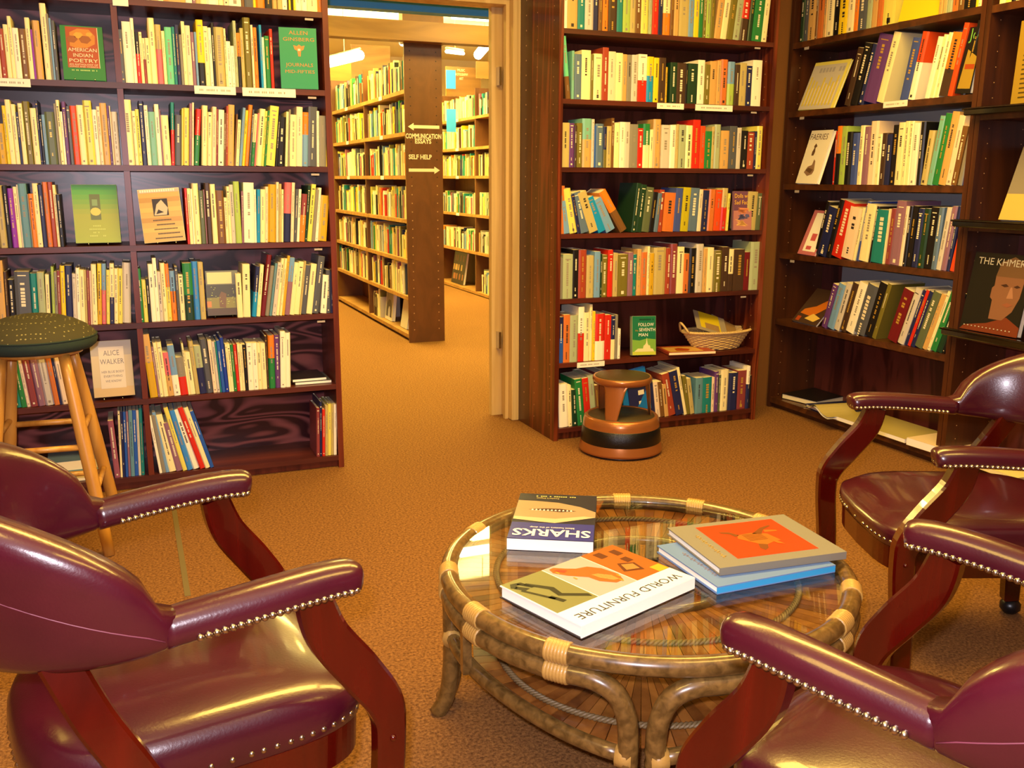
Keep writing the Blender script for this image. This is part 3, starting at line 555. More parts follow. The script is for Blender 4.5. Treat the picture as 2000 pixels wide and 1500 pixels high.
def art(a):
    rect(a, .001, .153, .001, .229, c_('parchment', 204, 186, 142), 1); rect(a, .001, .153, .17, .229, c_('parchment_grey', 176, 166, 148), 2); rect(a, .001, .153, .001, .04, c_('parchment_tan', 206, 176, 110), 2)
    rect(a, .03, .125, .035, .205, c_('parchment_light', 220, 208, 186), 3)
    m = c_('grey_type', 120, 112, 104)
    for s, z, sz, f in (('ALICE', .17, .03, .06), ('WALKER', .135, .03, .09), ('HER BLUE BODY', .098, .014, .085), ('EVERYTHING', .08, .014, .07), ('WE KNOW', .06, .014, .06)): line(a, s, .078, z, m, sz, f, 4)
b = big_book('beige face-out book titled Alice Walker beside the wooden stool, sixth shelf', .155, .23, .012, bm_('kh'), art, False)
place(b, (-.172, 4.085, ZL[5]+.014), .03, .12); easel('clear easel under the beige Alice Walker book', -.1, 4.085, ZL[5], 0)
def art(a):
    rect(a, .001, .129, .001, .199, c_('deep_green', 22, 112, 80), 1)
    poly(a, [(.001, .08), (.04, .075), (.08, .085), (.129, .08), (.129, .001), (.001, .001)], c_('field', 120, 170, 70), 2); rect(a, .001, .129, .001, .018, c_('yellow_green', 190, 200, 70), 3)
    poly(a, [(.01, .018), (.12, .018), (.112, .032), (.1, .034), (.096, .05), (.088, .05), (.083, .062), (.079, .09), (.075, .062), (.068, .052), (.062, .05), (.058, .034), (.03, .034)], c_('temple', 226, 216, 168), 4)
    marks(a, .04, .12, .178, .008, c_('dim', 10, 60, 50), 3)
    for s, z, f, x in (('FOLLOW', .148, .085, .075), ('SEVENTH', .122, .088, .082), ('MAN', .096, .05, .06)): line(a, s, x, z, LABELW, .024, f, 4)
    line(a, 'the', .024, .122, INKG, .014, .016, 4)
b = big_book('green face-out book titled Follow the Seventh Man on the sixth shelf', .13, .2, .03, bm_('sa'), art, page=PAGE)
place(b, (2.345, 4.115, ZC[5]+.010), -.12, .14, .02); easel('black wire easel under the Follow the Seventh Man book', 2.405, 4.11, ZC[5], -.1, BLACKP)
def art(a):
    rect(a, .001, .109, .001, .197, c_('plum', 110, 70, 100), 1); rect(a, .001, .109, .001, .1, c_('dusk', 180, 120, 120), 2)
    for k in range(9): poly(a, [(.012+.085*R.random()+.014*math.cos(q), .03+.07*R.random()*.2+.03*(k % 3)+.013*math.sin(q)) for q in range(0, 6)], c_('doll%d' % (k % 3), *((230, 180, 110), (90, 90, 140), (220, 140, 100))[k % 3]), 3)
    line(a, 'Dolls with', .055, .165, c_('lettering_yellow', 240, 190, 60), .03, .1, 4); line(a, 'Sad Faces', .055, .132, c_('lettering_yellow', 240, 190, 60), .03, .1, 4)
b = big_book('plum coloured face-out book titled Dolls with Sad Faces, fourth shelf of middle bookcase', .11, .198, .016, bm_('ma'), art, False)
place(b, (2.912, 4.108, ZC[3]+.002), -.05, .05)
b = big_book('plain bright blue book tilted behind the copper kick stool on the bottom shelf', .15, .225, .02, c_('plain_blue', 10, 112, 190), None)
place(b, (2.315, 4.115, ZC[6]+.03), -.1, .05, -.19)
def art(a):
    rect(a, .015, .2, .015, .15, c_('tan_print', 206, 160, 84), 1); poly(a, [(.06, .04), (.12, .03), (.15, .08), (.1, .12), (.07, .1)], c_('rust', 168, 70, 30), 2)
b = big_book('orange picture book lying flat over the sixth shelf edge, beside the basket', .26, .18, .014, bm_('rs'), art, False, page=PAGE)
place(b, (2.54, 4.08, ZC[5]+.017), .16*-1, flat=True)
# right bookcase, covers turned towards the room
RZ = -PI/2
def art(a):
    rect(a, .02, .2, .1, .24, c_('brownpic', 120, 84, 40), 1); poly(a, [(.04, .12), (.1, .13), (.18, .2), (.14, .22)], c_('gold_c', 220, 186, 92), 2)
b = big_book('bright yellow face-out book with brown picture, top shelf of right bookcase', .22, .28, .02, bm_('ye'), art)
place(b, (3.385, 3.575, ZR[0]+.006), RZ+.1, .25)
def art(a):
    rect(a, .001, .255, .001, .242, c_('silver', 196, 190, 180), 1)
    for k in range(9):
        x = .015+.026*k; rect(a, x, x+.012, .02, .13+.05*R.random(), c_('gold_fig', 214, 196, 70), 2)
        rect(a, x+.012, x+.02, .03, .11+.04*R.random(), c_('pale_fig', 226, 214, 190), 2)
    marks(a, .06, .24, .2, .025, c_('faint_silver', 168, 164, 166), 3)
b = big_book('silver and gold face-out book at the left end of the second shelf, right bookcase', .275, .26, .012, bm_('ly'), art)
place(b, (3.375, 4.235, ZR[1]+.006), RZ, .36, .03)
def art(a):
    m = c_('sepia', 104, 78, 56)
    line(a, 'FAERIES', .09, .235, m, .045, .16, 2)
    poly(a, [(.07, .15), (.09, .15), (.095, .17), (.088, .19), (.1, .2), (.082, .215), (.07, .2), (.078, .19), (.068, .17)], m, 2)
    poly(a, [(.05, .06), (.09, .04), (.13, .05), (.14, .07), (.125, .12), (.11, .13), (.105, .1), (.07, .09)], c_('sepia2', 150, 120, 96), 2); poly(a, [(.06, .07), (.11, .055), (.13, .075), (.08, .085)], m, 3)
b = big_book('white face-out book titled Faeries with sepia figures, right bookcase', .2, .285, .02, bm_('wh'), art)
place(b, (3.375, 4.215, ZR[2]+.006), RZ-.12, .27, .02)
def art(a): rect(a, .03, .13, .02, .235, LABELW, 1); rect(a, .06, .1, .08, .12, c_('rose', 200, 90, 100), 2); rect(a, .05, .09, .03, .05, c_('rose', 200, 90, 100), 2)
b = big_book('pink bordered white face-out book at the left end of the fourth shelf', .14, .25, .012, c_('rose_border', 190, 110, 120), art)
place(b, (3.375, 4.16, ZR[3]+.006), RZ, .38, .03)
def art(a):
    poly(a, [(.02, .06), (.12, .05), (.19, .13), (.18, .2), (.1, .12), (.03, .09)], c_('amber', 196, 108, 30), 1); rect(a, .02, .05, .01, .04, c_('rust', 168, 70, 30), 1); poly(a, [(.08, .03), (.16, .02), (.19, .05), (.12, .07)], c_('gold_c', 220, 186, 92), 2)
b = big_book('dark brown face-out book with amber picture, low left of right bookcase', .2, .235, .014, bm_('db'), art)
place(b, (3.375, 4.17, ZR[4]+.009), RZ+.02, .75, .03)
def art(a):
    line(a, 'Jo', .05, .22, c_('lime', 120, 190, 90), .065, .05, 2); poly(a, [(.01, .02), (.085, .02), (.088, .15), (.03, .18)], c_('gold_fig2', 170, 140, 50), 1); rect(a, .03, .085, .1, .12, c_('rust', 168, 70, 30), 2)
b = big_book('black book with green title letters at the right end of the second shelf', .09, .27, .02, bm_('bk'), art)
place(b, (3.385, 3.205, ZR[1]+.012), RZ-.1, .05, .09)
# right-edge case: acrylic rails and face-out books
for zz, nm in ((1.56, 'upper'), (1.10, 'middle'), (.63, 'lower')):
    mb = MB().box(3.30, 3.325, 1.9, 3.07, zz-.012, zz+.02, BLACKR, bev=.004); mb.box(3.325, 3.362, 1.9, 3.07, zz-.012, zz-.004, BLACKR); mb.tube([(3.3, 3.075, zz+.014), (3.3, 1.9, zz+.014)], .004, BLACKR, 8)
    tag(mb.build('display_rail'), '%s black plastic display rail across the right-edge bookcase' % nm, 'rail', 'black display rails')
def art(a):
    rect(a, .0, .288, .0, .33, c_('near_black', 20, 20, 18), 1)
    sk = c_('bronze_skin', 128, 88, 66); poly(a, [(.0, .0), (.29, .0), (.29, .04), (.22, .075), (.13, .04), (.02, .02)], c_('bronze_red', 112, 50, 28), 2)
    poly(a, [(.135, .06), (.2, .06), (.24, .1), (.262, .16), (.268, .24), (.25, .3), (.2, .315), (.15, .29), (.128, .24), (.13, .2), (.12, .19), (.12, .15), (.133, .14)], sk, 3)
    poly(a, [(.128, .24), (.268, .24), (.26, .3), (.2, .325), (.14, .3)], c_('bronze_hair', 106, 78, 54), 4)
    poly(a, [(.16, .205), (.185, .212), (.2, .203), (.18, .198)], c_('eye_dark', 60, 36, 28), 5); poly(a, [(.222, .203), (.24, .211), (.256, .204), (.238, .198)], c_('eye_dark', 60, 36, 28), 5)
    poly(a, [(.21, .2), (.218, .2), (.232, .155), (.2, .152)], c_('bronze_light', 160, 116, 92), 5); poly(a, [(.185, .125), (.21, .135), (.238, .128), (.212, .115)], c_('lip', 140, 84, 62), 5)
    line(a, 'THE KHMERS', .15, .285, c_('title_grey', 190, 186, 176), .042, .25, 6)
    for k in range(13): rect(a, .02+.019*k, .026+.019*k, .018, .022, c_('title_grey', 190, 186, 176), 6)
b = big_book('black face-out book titled The Khmers with a bronze face, on the lower rail', .29, .335, .03, bm_('bk'), art)
place(b, (3.345, 3.012, .652), RZ, .16)
def art(a):
    rect(a, .0, .26, .0, .11, c_('sand', 196, 168, 90), 1); rect(a, .0, .26, .11, .31, c_('grey_stone', 128, 120, 110), 1); poly(a, [(.12, .02), (.2, .03), (.23, .1), (.17, .15), (.12, .1)], c_('gold_dark', 96, 70, 20), 2)
b = big_book('grey and sand coloured face-out book on the middle rail at right edge', .26, .31, .02, bm_('gy'), art)
place(b, (3.345, 2.875, 1.125), RZ, .32, 0)
def art(a):
    for k in range(16): rect(a, .03, .2, .02+.018*k, .026+.018*k, c_('dark_figures', 70, 56, 16), 1)
b = big_book('mustard patterned face-out book on the upper rail at right edge', .24, .32, .02, c_('dull_mustard', 150, 122, 40), art)
place(b, (3.345, 2.88, 1.583), RZ, .06, -.02)
y = 3.02
EL = ['cream book at the left end of the top shelf, right-edge case', 'pale yellow book second on the top shelf, right-edge case', 'black book between pale yellow and cream ones, top shelf, right-edge case', 'cream book between the black and dark brown ones, right-edge case', 'dark brown book on the top shelf, right-edge case', 'pale yellow book right of the dark brown one, right-edge case', 'wide bright yellow book on the top shelf, right-edge case', 'grey book right of the wide yellow one, right-edge case']
for lb_, (c, wd) in zip(EL, (('cr', .03), ('ly', .025), ('bk', .02), ('cr', .025), ('db', .03), ('ly', .02), ('ye', .05), ('gy', .04))):
    mm = MB(); book_shape(mm, wd-.001, .27, .2, c, None, R); o = mm.build('book'); o.matrix_world = Matrix.Translation((3.382, y, 1.986)) @ Matrix.Rotation(-PI/2, 4, 'Z')
    tag(o, lb_, 'book', 'books on the top shelf of the right-edge case'); y -= wd
# face-out books in the back room
def art(a):
    rect(a, .02, .22, .03, .27, c_('arch_grey', 120, 120, 130), 1); poly(a, [(.05, .03), (.2, .03), (.2, .14), (.16, .18), (.09, .18), (.05, .14)], c_('arch_dark', 40, 40, 54), 2); poly(a, [(.09, .03), (.16, .03), (.16, .09), (.14, .12), (.11, .12), (.09, .09)], c_('arch_pale', 170, 170, 190), 3)
b = big_book('grey face-out book with a dark arch, bottom shelf behind the lettered panel', .24, .29, .03, bm_('lt'), art)
place(b, (2.09, 8.13, .06), RZ, .1)
b = big_book('plain pale grey face-out book on the bottom shelf near the lettered panel', .2, .26, .02, bm_('lt'), None)
place(b, (2.09, 7.62, .06), RZ, .15)
def art(a):
    for k in range(14): x = .03+.035*k; rect(a, x % .38+.02, x % .38+.06, .05+.11*(k % 3), .12+.11*(k % 3), c_('mosaic%d' % (k % 3), *((150, 90, 50), (190, 150, 90), (90, 30, 30))[k % 3]), 1)
b = big_book('dark face-out picture book low on the far back room shelf', .44, .38, .03, bm_('bk'), art)
place(b, (3.66, 10.95, .045), RZ, .15)

# ---------------------------------------------------------------- armchairs
def rectprof(a, b, c=.006):
    return [(-a+c, -b), (a-c, -b), (a, -b+c), (a, b-c), (a-c, b), (-a+c, b), (-a, b-c), (-a, -b+c)]
def smooth_path(pts, n=6):
    P = [Vector(p) for p in pts]; out = []
    for i in range(len(P)-1):
        p0 = P[max(i-1, 0)]; p1 = P[i]; p2 = P[i+1]; p3 = P[min(i+2, len(P)-1)]
        for k in range(n):
            t = k/n; out.append(.5*((2*p1)+(-p0+p2)*t+(2*p0-5*p1+4*p2-p3)*t*t+(-p0+3*p1-3*p2+p3)*t*t*t))
    return out+[P[-1]]
def sgn(x, e): return math.copysign(abs(x)**e, x)
def seat_outline(n=64, k=1.0):
    o = []
    for i in range(n):
        t = 2*PI*i/n; c, s_ = math.cos(t), math.sin(t)
        if c > 0: x = sgn(c, .42); y = sgn(s_, .36); a = .03+.285*x-.018*y*y; b = y*(.220+.008*x)
        else: x = sgn(c, .7); y = sgn(s_, .36+.3*abs(c)); a = .03+.245*x; b = y*.220
        o.append((.03+(a-.03)*k, b*k))
    return o
def arm_path(s):
    return smooth_path([(-.03, s*.262, .670), (.06, s*.266, .678), (.14, s*.268, .684), (.20, s*.266, .686), (.235, s*.264, .684), (.256, s*.262, .680)], 5)
def make_armchair(label, loc, f, group='burgundy armchairs around the rattan table'):
    r = thing('armchair', label, 'armchair', group=group)
    # seat cushion
    s = MB(); rings = [(.395, .975), (.402, 1.0), (.43, 1.015), (.452, 1.005), (.468, .975), (.479, .91), (.485, .79), (.488, .58), (.489, .3), (.489, .0001)]; vs = []; n = 64
    for z, k in rings:
        for a, b in seat_outline(n, k):
            zz = z-(.012 if z > .46 else 0)*max(0, (a-.12)/.16)**2
            vs.append((a, b, zz))
    fs = [[q*n+i, q*n+(i+1) % n, (q+1)*n+(i+1) % n, (q+1)*n+i] for q in range(len(rings)-1) for i in range(n)]+[list(range(n-1, -1, -1))]
    s.add(vs, fs, VINYL, True); so = s.build('seat', r)
    nm = MB(); o = seat_outline(400, 1.0); acc = 1
    for i in range(400):
        p, q = o[i-1], o[i]; acc += math.hypot(p[0]-q[0], p[1]-q[1])
        if acc > .0175: nm.ball((q[0], q[1], .415), .0056, NAIL, 8); acc = 0
    nm.build('nailhead_trim', so)
    ap = MB(); vs = []
    for z, k in ((.33, .95), (.333, .975), (.397, .985), (.399, .97)): vs += [(a, b, z) for a, b in seat_outline(n, k)]
    ap.add(vs, [[q*n+i, q*n+(i+1) % n, (q+1)*n+(i+1) % n, (q+1)*n+i] for q in range(3) for i in range(n)]+[list(range(n-1, -1, -1)), [3*n+i for i in range(n)]], CHERRY); ap.build('seat_frame', r)
    # barrel back
    b = MB(); path = []; N = 40
    for i in range(N+1):
        ph = -PI/2+PI*i/N; path.append((-.035-.245*math.cos(ph), .264*math.sin(ph), 0))
    path = [(.0, -.262, 0)]+path+[(.0, .262, 0)]; NP = len(path)
    def sm_(i):
        ph = -PI/2+PI*(i-1)/N; c = max(0, min(1, math.cos(max(-PI/2, min(PI/2, ph))))); return c**.62
    def prof(i, t):
        m = sm_(i); e = min(1, .55+.45*min(i, NP-1-i)/1.0); zt = .710+.200*m; zb = .650-.022*m; mid = (zt+zb)/2; hh = (zt-zb)/2*e; o = []
        for k in range(20):
            th = 2*PI*k/20; x = sgn(math.cos(th), .6); z = sgn(math.sin(th), .7); u = (z+1)/2
            hw = (.030+.008*m+.012*m*u*u)*e
            lean = -(.012+.055*m)*(u**1.5)*m
            o.append((x*hw+lean, mid+z*hh))
        return o
    b.sweep(path, prof, VINYL); bo = b.build('backrest', r)
    # stitched seam on the outer side, below the top roll
    sp = []
    for i in range(1, NP-1):
        m = sm_(i); P = Vector(path[i]); nrm = Vector((P.x+.035, P.y, 0)); nrm = nrm.normalized() if nrm.length > 0 else nrm
        u = .32+.36*max(0, math.cos(-PI/2+PI*(i-1)/N))**1.1; zt = .710+.200*m; zb = .650-.022*m; z = zb+(zt-zb)*u
        off = (.030+.008*m+.012*m*u*u)*.985+(.012+.055*m)*(u**1.5)*m
        sp.append(P+nrm*(off*1.0)+Vector((0, 0, z)))
    MB().tube(sp, .0011, SEAM, 6).build('seam', bo)
    for s_ in (-1, 1):
        a = MB(); ap_ = arm_path(s_); na = len(ap_)
        def prof2(i, t):
            e = 1 if t < .8 else math.sqrt(max(.05, 1-((t-.8)/.205)**2)); w = (.031+.003*math.sin(t*PI))*(.55+.45*e); h = .027*(.6+.4*e); o = []
            for k in range(16):
                th = 2*PI*k/16; x = sgn(math.cos(th), .8); z = sgn(math.sin(th), .8)
                o.append((x*w, (z*h*1.15 if z > 0 else z*h*.8)))
            return o
        a.sweep(ap_, prof2, VINYL); ao = a.build('armrest', r)
        nb = MB(); acc = 1; P = None
        k8 = int(len(ap_)*.80); e8 = Vector(ap_[k8]); dx = ap_[-1][0]-e8.x
        sides = [[Vector(p)+Vector((0, sd*.0312, -.0095)) for q, p in enumerate(ap_[2:k8])] for sd in (-1, 1)]
        front = [e8+Vector(((dx-.005)*math.cos(k)**.8 if math.cos(k) > 0 else 0, .0312*math.sin(k), -.0095)) for k in [(-1.57+3.14*j/40) for j in range(41)]]
        loop = sides[0]+front+sides[1][::-1]
        for p in loop:
            if P is not None:
                d = (p-P).length; m0 = 0
                while acc+(d-m0) >= .0112:
                    st = .0112-acc; m0 += st; q = P.lerp(p, m0/d); nb.ball(tuple(q), .0058, NAIL, 9); acc = 0
                acc += d-m0
            else: acc = 0
            P = p
        nb.build('nailhead_trim', ao)
        lg = MB(); pt = smooth_path([(.185, s_*.262, .668), (.206, s_*.262, .60), (.256, s_*.263, .525), (.297, s_*.263, .455), (.303, s_*.262, .38), (.292, s_*.26, .22), (.285, s_*.258, .0)], 6)
        def pf(i, t):
            hw = .026+.008*math.sin(min(1, t*1.7)*PI)-.006*max(0, t-.5); return rectprof(hw, .0175, .005)
        lg.sweep(pt, pf, CHERRY, up=(0, 1, 0), smooth=False); lg.ball((.303, s_*.2795, .40), .006, CHERRY, 8); lg.build('front_leg', r)
        rp = MB(); pt = smooth_path([(-.16, s_*.225, .65), (-.125, s_*.246, .56), (-.075, s_*.262, .46), (-.05, s_*.262, .38), (-.06, s_*.25, .34)], 5)
        rp.sweep(pt, lambda i, t: rectprof(.027, .0165, .005), CHERRY, up=(0, 1, 0), smooth=False); rp.build('arm_post', r)
        rl = MB(); pt = [(-.165, s_*.165, .395), (-.19, s_*.17, .2), (-.205, s_*.188, .055)]
        rl.sweep(pt, lambda i, t: rectprof(.026-.005*t, .02-.003*t, .004), CHERRY, up=(0, 1, 0), smooth=False); rl.build('rear_leg', r)
        cs_ = MB(); cs_.ball((-.210, s_*.189, .029), .0285, BLACKP, 16); cs_.tube([(-.205, s_*.188, .02), (-.205, s_*.188, .062)], .009, CHROME, 8); cs_.build('caster', r)
    r.location = (loc[0], loc[1], 0); r.rotation_euler = (0, 0, math.atan2(f[1], f[0]))
    return r
make_armchair('burgundy vinyl armchair at the lower left with brass nailheads, facing the table from the left', (-.014, 1.54), (.983, .186))
make_armchair('burgundy vinyl armchair at the lower right corner, seat and near arm cut by the frame', (1.053, .818), (-.35, .937))
make_armchair('burgundy vinyl armchair behind the table at right, in front of the dark bookcases', (2.10, 1.752), (-.925, .379)).scale = (1.085, 1.085, .93)

# ---------------------------------------------------------------- rattan table
TC = (1.058, 1.768)
t = thing('coffee_table', 'round rattan coffee table with glass top and cane wrapped joints, holding four books', 'table', (TC[0], TC[1], 0))
def ring(R_, z, r, m, seg=96, a0=0, a1=360, T=None, rs=12, mb=None):
    mb = mb or MB(); full = a1-a0 >= 360; n = seg if full else seg+1
    pth = [(R_*math.cos(math.radians(a0+(a1-a0)*i/seg)), R_*math.sin(math.radians(a0+(a1-a0)*i/seg)), z) for i in range(n)]
    return mb.tube(pth, r, m, rs, closed=full)
ring(.455, .398, .0205, RATTAN).build('top_rim', t)
MB().lathe([(.0001, .404), (.4345, .404), (.436, .407), (.4345, .410), (.0001, .410)], GLASS, 96, smooth=False).build('glass_top', t)
def slats(mb, r0, r1, z, n, th=.006, cyc=7):
    for i in range(n):
        a = 2*PI*i/n; b = 2*PI*(i+.93)/n; m = SLAT[(i*cyc+i//5) % 3]; vs = []
        for zz in (z-th, z):
            for q, rr_ in ((a, r0), (b, r0), (b, r1), (a, r1)): vs.append((rr_*math.cos(q), rr_*math.sin(q), zz))
        mb.add(vs, [(3, 2, 1, 0), (4, 5, 6, 7), (0, 1, 5, 4), (1, 2, 6, 5), (2, 3, 7, 6), (3, 0, 4, 7)], m)
    return mb
def braid(R_, z, mb):
    for ph in (0, 2.1, 4.2):
        n = 400; mb.tube([((R_+.005*math.cos(i*2*PI*70/n+ph))*math.cos(i*2*PI/n), (R_+.005*math.cos(i*2*PI*70/n+ph))*math.sin(i*2*PI/n), z+.004*math.sin(i*2*PI*70/n+ph)) for i in range(n)], .0035, BRAID, 5, closed=True)
    return mb
sl = slats(MB(), .205, .437, .384, 96); sl = sl.build('upper_slats', t)
ring(.2, .386, .012, RATTAN, 64).build('inner_ring', t)
braid(.345, .388, MB()).build('braid', t)
slats(MB(), .03, .40, .196, 72).build('lower_shelf', t); braid(.34, .203, MB()).build('braid', t)
for k in range(4):
    az = 240-90*k; a0 = az-90; pts = []   # frame from leg pair az-90 to az
    def P(a, R_, z): return (R_*math.cos(math.radians(a)), R_*math.sin(math.radians(a)), z)
    L_ = [P(a0+4.2, .492, 0), P(a0+3.6, .468, .045), P(a0+3.3, .458, .12), P(a0+3.2, .456, .22), P(a0+3.8, .456, .285), P(a0+6.6, .456, .335), P(a0+12, .456, .357), P(a0+19, .456, .359)]
    M_ = [P(a0+19+i*4, .456, .359) for i in range(1, 14)]
    R__ = [P(2*(a0+45)-math.degrees(math.atan2(q[1], q[0])), math.hypot(q[0], q[1]), q[2]) for q in L_][::-1]
    full = smooth_path(L_, 4)[:-1]+[Vector(q) for q in M_[:-1]]+smooth_path(R__, 4)
    MB().tube(full, lambda q: .0205, RATTAN, 12).build('leg_frame', t)
    ch = [P(a0+4+(82)*i/16, .452-.055*math.sin(PI*i/16), .205) for i in range(17)]
    MB().tube(ch, .0165, RATTAN, 10).build('lower_rail', t)
    MB().tube([P(a0+6.2, .452, .205), P(a0+2.0, .457, .205)], .0225, CANE, 10).build('cane_wrap', t); MB().tube([P(a0+84, .452, .205), P(a0+88, .457, .205)], .0225, CANE, 10).build('cane_wrap', t)
    MB().box(-.0, .02, -.012, .012, .2, .36, RATTAN, T=Matrix.Rotation(math.radians(a0+25), 4, 'Z') @ Matrix.Translation((.42, 0, 0))).build('strut', t)
def wrap(az, z, R_, half=3.2, rr_=.0226):
    mb = MB(); n = 42; mb.tube([(R_*math.cos(math.radians(az-half+2*half*i/n)), R_*math.sin(math.radians(az-half+2*half*i/n)), z) for i in range(n+1)], lambda q: rr_+.0010*abs(math.sin(q*PI*7)), CANE, 14)
    mb.build('cane_wrap', t)
for az in (163, 191, 219, 268, 300, 321, 350, 17, 42, 68, 98, 130):
    wrap(az, .398, .455, 3.0)
    if az in (163, 191, 219, 268, 300, 350, 17, 68, 98): wrap(az, .359, .456, 3.0)

# books on the table
GZ = .4103
def flat_book(label, O, ang, w, h, th, z, cover, art, spine=None, back=None, hard=True):
    b = big_book(label, w, h, th, cover, art, hard, spine, PAGEW, None, back)
    b.matrix_world = Matrix.Translation((O[0], O[1], z+th)) @ Matrix.Rotation(ang, 4, 'Z') @ Matrix.Rotation(-PI/2, 4, 'X'); return b
def art(a):
    rect(a, .001, .207, .001, .22, c_('deep_sea', 22, 22, 48), 1); rect(a, .001, .207, .22, .329, c_('shark_blue', 40, 42, 140), 1)
    poly(a, [(.0, .13), (.04, .095), (.1, .068), (.16, .06), (.207, .058), (.207, .2), (.15, .212), (.1, .22), (.05, .195), (.0, .17)], c_('shark_skin', 160, 134, 108), 2)
    poly(a, [(.0, .17), (.05, .195), (.1, .22), (.15, .212), (.207, .2), (.207, .18), (.1, .19), (.03, .165)], c_('shark_belly', 200, 174, 144), 3)
    poly(a, [(.05, .13), (.09, .115), (.13, .116), (.175, .127), (.13, .134), (.09, .14)], c_('mouth', 60, 22, 30), 3)
    for k in range(11): x = .06+.01*k; poly(a, [(x, .134), (x+.007, .134), (x+.0035, .122)], LABELW, 4)
    line(a, 'SHARKS', .104, .268, PAGEW, .062, .19, 4, bold=.0012); line(a, 'Silent hunters of the deep', .104, .25, PAGEW, .013, .11, 4)
    line(a, "Reader's Digest", .13, .035, c_('pale_yellow_type', 226, 206, 120), .011, .06, 4)
    marks(a, .05, .16, .02, .006, c_('pale_yellow_type', 226, 206, 120))
u = Vector((-.184, .1, 0))
flat_book('thick paperback about sharks lying upside down on the glass, far left of the table', (1.128, 2.148), math.atan2(.1, -.184), .208, .33, .03, GZ, c_('shark_cover', 24, 24, 60), art, hard=False)
def art(a):
    rect(a, .001, .243, .001, .347, PAGEW, 1)
    rect(a, .07, .243, .001, .108, c_('interior_orange', 164, 88, 26), 2); rect(a, .07, .243, .11, .226, c_('settee_ground', 168, 162, 162), 2); rect(a, .07, .243, .229, .346, c_('chaise_olive', 122, 122, 74), 2)
    for q in ((.19, .02, .03, .02), (.2, .06, .03, .022), (.15, .03, .025, .02)): rect(a, q[0], q[0]+q[2], q[1], q[1]+q[3], c_('interior_dark', 90, 40, 16), 3)
    poly(a, [(.1, .05), (.14, .04), (.16, .075), (.12, .095)], c_('interior_dark', 90, 40, 16), 3); poly(a, [(.11, .055), (.137, .048), (.15, .073), (.122, .085)], c_('interior_mid', 186, 120, 60), 4)
    rect(a, .07, .1, .004, .035, c_('gold_cloth', 216, 160, 40), 3)
    # button-back settee
    poly(a, [(.092, .128), (.092, .15), (.12, .172), (.15, .176), (.185, .205), (.215, .220), (.234, .214), (.236, .2), (.215, .182), (.2, .165), (.192, .138), (.165, .12), (.12, .114)], c_('settee_coral', 200, 92, 34), 3)
    poly(a, [(.10, .132), (.104, .146), (.13, .16), (.155, .163), (.15, .148), (.125, .13)], c_('settee_light', 226, 134, 70), 4)
    poly(a, [(.205, .186), (.222, .2), (.222, .212), (.2, .2)], c_('settee_red', 200, 60, 40), 4)
    for q in ((.1, .13), (.12, .118), (.215, .21), (.17, .2)): rect(a, q[0]-.012, q[0], q[1], q[1]+.004, c_('gilt', 190, 150, 40), 4)
    for i in range(8):
        for k in range(3): rect(a, .118+.009*i, .1195+.009*i, .13+.01*k+.004*(i % 2), .1315+.01*k+.004*(i % 2), c_('settee_shade', 180, 80, 36), 5)
    # adjustable steel lounger
    for p in ([(.08, .236), (.094, .234), (.13, .275), (.162, .268), (.215, .3), (.211, .31), (.16, .283), (.126, .289)], [(.2, .3), (.226, .306), (.232, .33), (.216, .342), (.206, .33), (.218, .324), (.216, .314)], [(.12, .3), (.195, .328), (.192, .335), (.118, .308)], [(.1, .29), (.135, .3), (.133, .312), (.098, .302)], [(.19, .31), (.215, .325), (.21, .338), (.187, .326)], [(.19, .295), (.225, .315), (.222, .32), (.19, .305)]):
        poly(a, p, c_('lounger_black', 36, 36, 24), 3)
    vs = MB(); put_text(a, 'WORLD FURNITURE', INKD, (.042, -.0012, .174), (0, 0, 1), (-1, 0, 0), .034, fit=.31)
flat_book('white furniture picture book with chairs on its cover, nearest the viewer on the table', (1.084, 1.599), math.atan2(.231, -.079), .244, .348, .028, GZ, PAGEW, art, back=INKD)
def art(a):
    rect(a, .035, .235, .05, .262, c_('vermilion', 226, 56, 6), 1)
    m = c_('bronze_relief', 168, 96, 24); m2 = c_('bronze_relief_dark', 116, 62, 16)
    poly(a, [(.105, .105), (.15, .115), (.165, .15), (.16, .19), (.14, .2), (.12, .185), (.1, .17), (.09, .15), (.1, .13)], m, 2); poly(a, [(.09, .15), (.07, .16), (.06, .175), (.075, .18), (.1, .17)], m2, 2)
    poly(a, [(.16, .15), (.19, .11), (.2, .08), (.193, .078), (.175, .11), (.15, .13)], m2, 2); poly(a, [(.175, .11), (.165, .08), (.158, .082), (.16, .115)], m, 2)
    poly(a, [(.16, .185), (.185, .2), (.19, .225), (.18, .222), (.17, .205), (.15, .2)], m2, 2); poly(a, [(.115, .13), (.09, .125), (.08, .11), (.1, .115)], m, 3)
    for k in range(6): rect(a, .12+.007*k, .122+.007*k, .13, .18, m2, 3)
    script(a, .05, .19, .285, INKG)
def script(a, x0, x1, z, m):
    # a worn gilt script title
    n = 60; a.tube([(x0+(x1-x0)*i/n, -.0006, z+.007*math.sin(i*1.55)*(.6+.4*math.sin(i*.5))) for i in range(n+1)], .0006, m, 4)
GB = c_('grey_cloth_cover', 122, 118, 108, .7); BB = c_('blue_cloth_cover', 96, 128, 186, .6)
def art2(a): script(a, .05, .19, .285, c_('worn_gilt', 150, 130, 120))
flat_book('blue cloth book lying under the grey and orange one on the table', (1.432, 1.559), math.atan2(.249, .0), .25, .317, .018, GZ, BB, art2, spine=c_('blue_spine', 40, 150, 220, .5))
flat_book('grey cloth book with orange square picture, on top of the blue book', (1.476, 1.575), math.atan2(.255, .022), .256, .327, .018, GZ+.0192, GB, art)

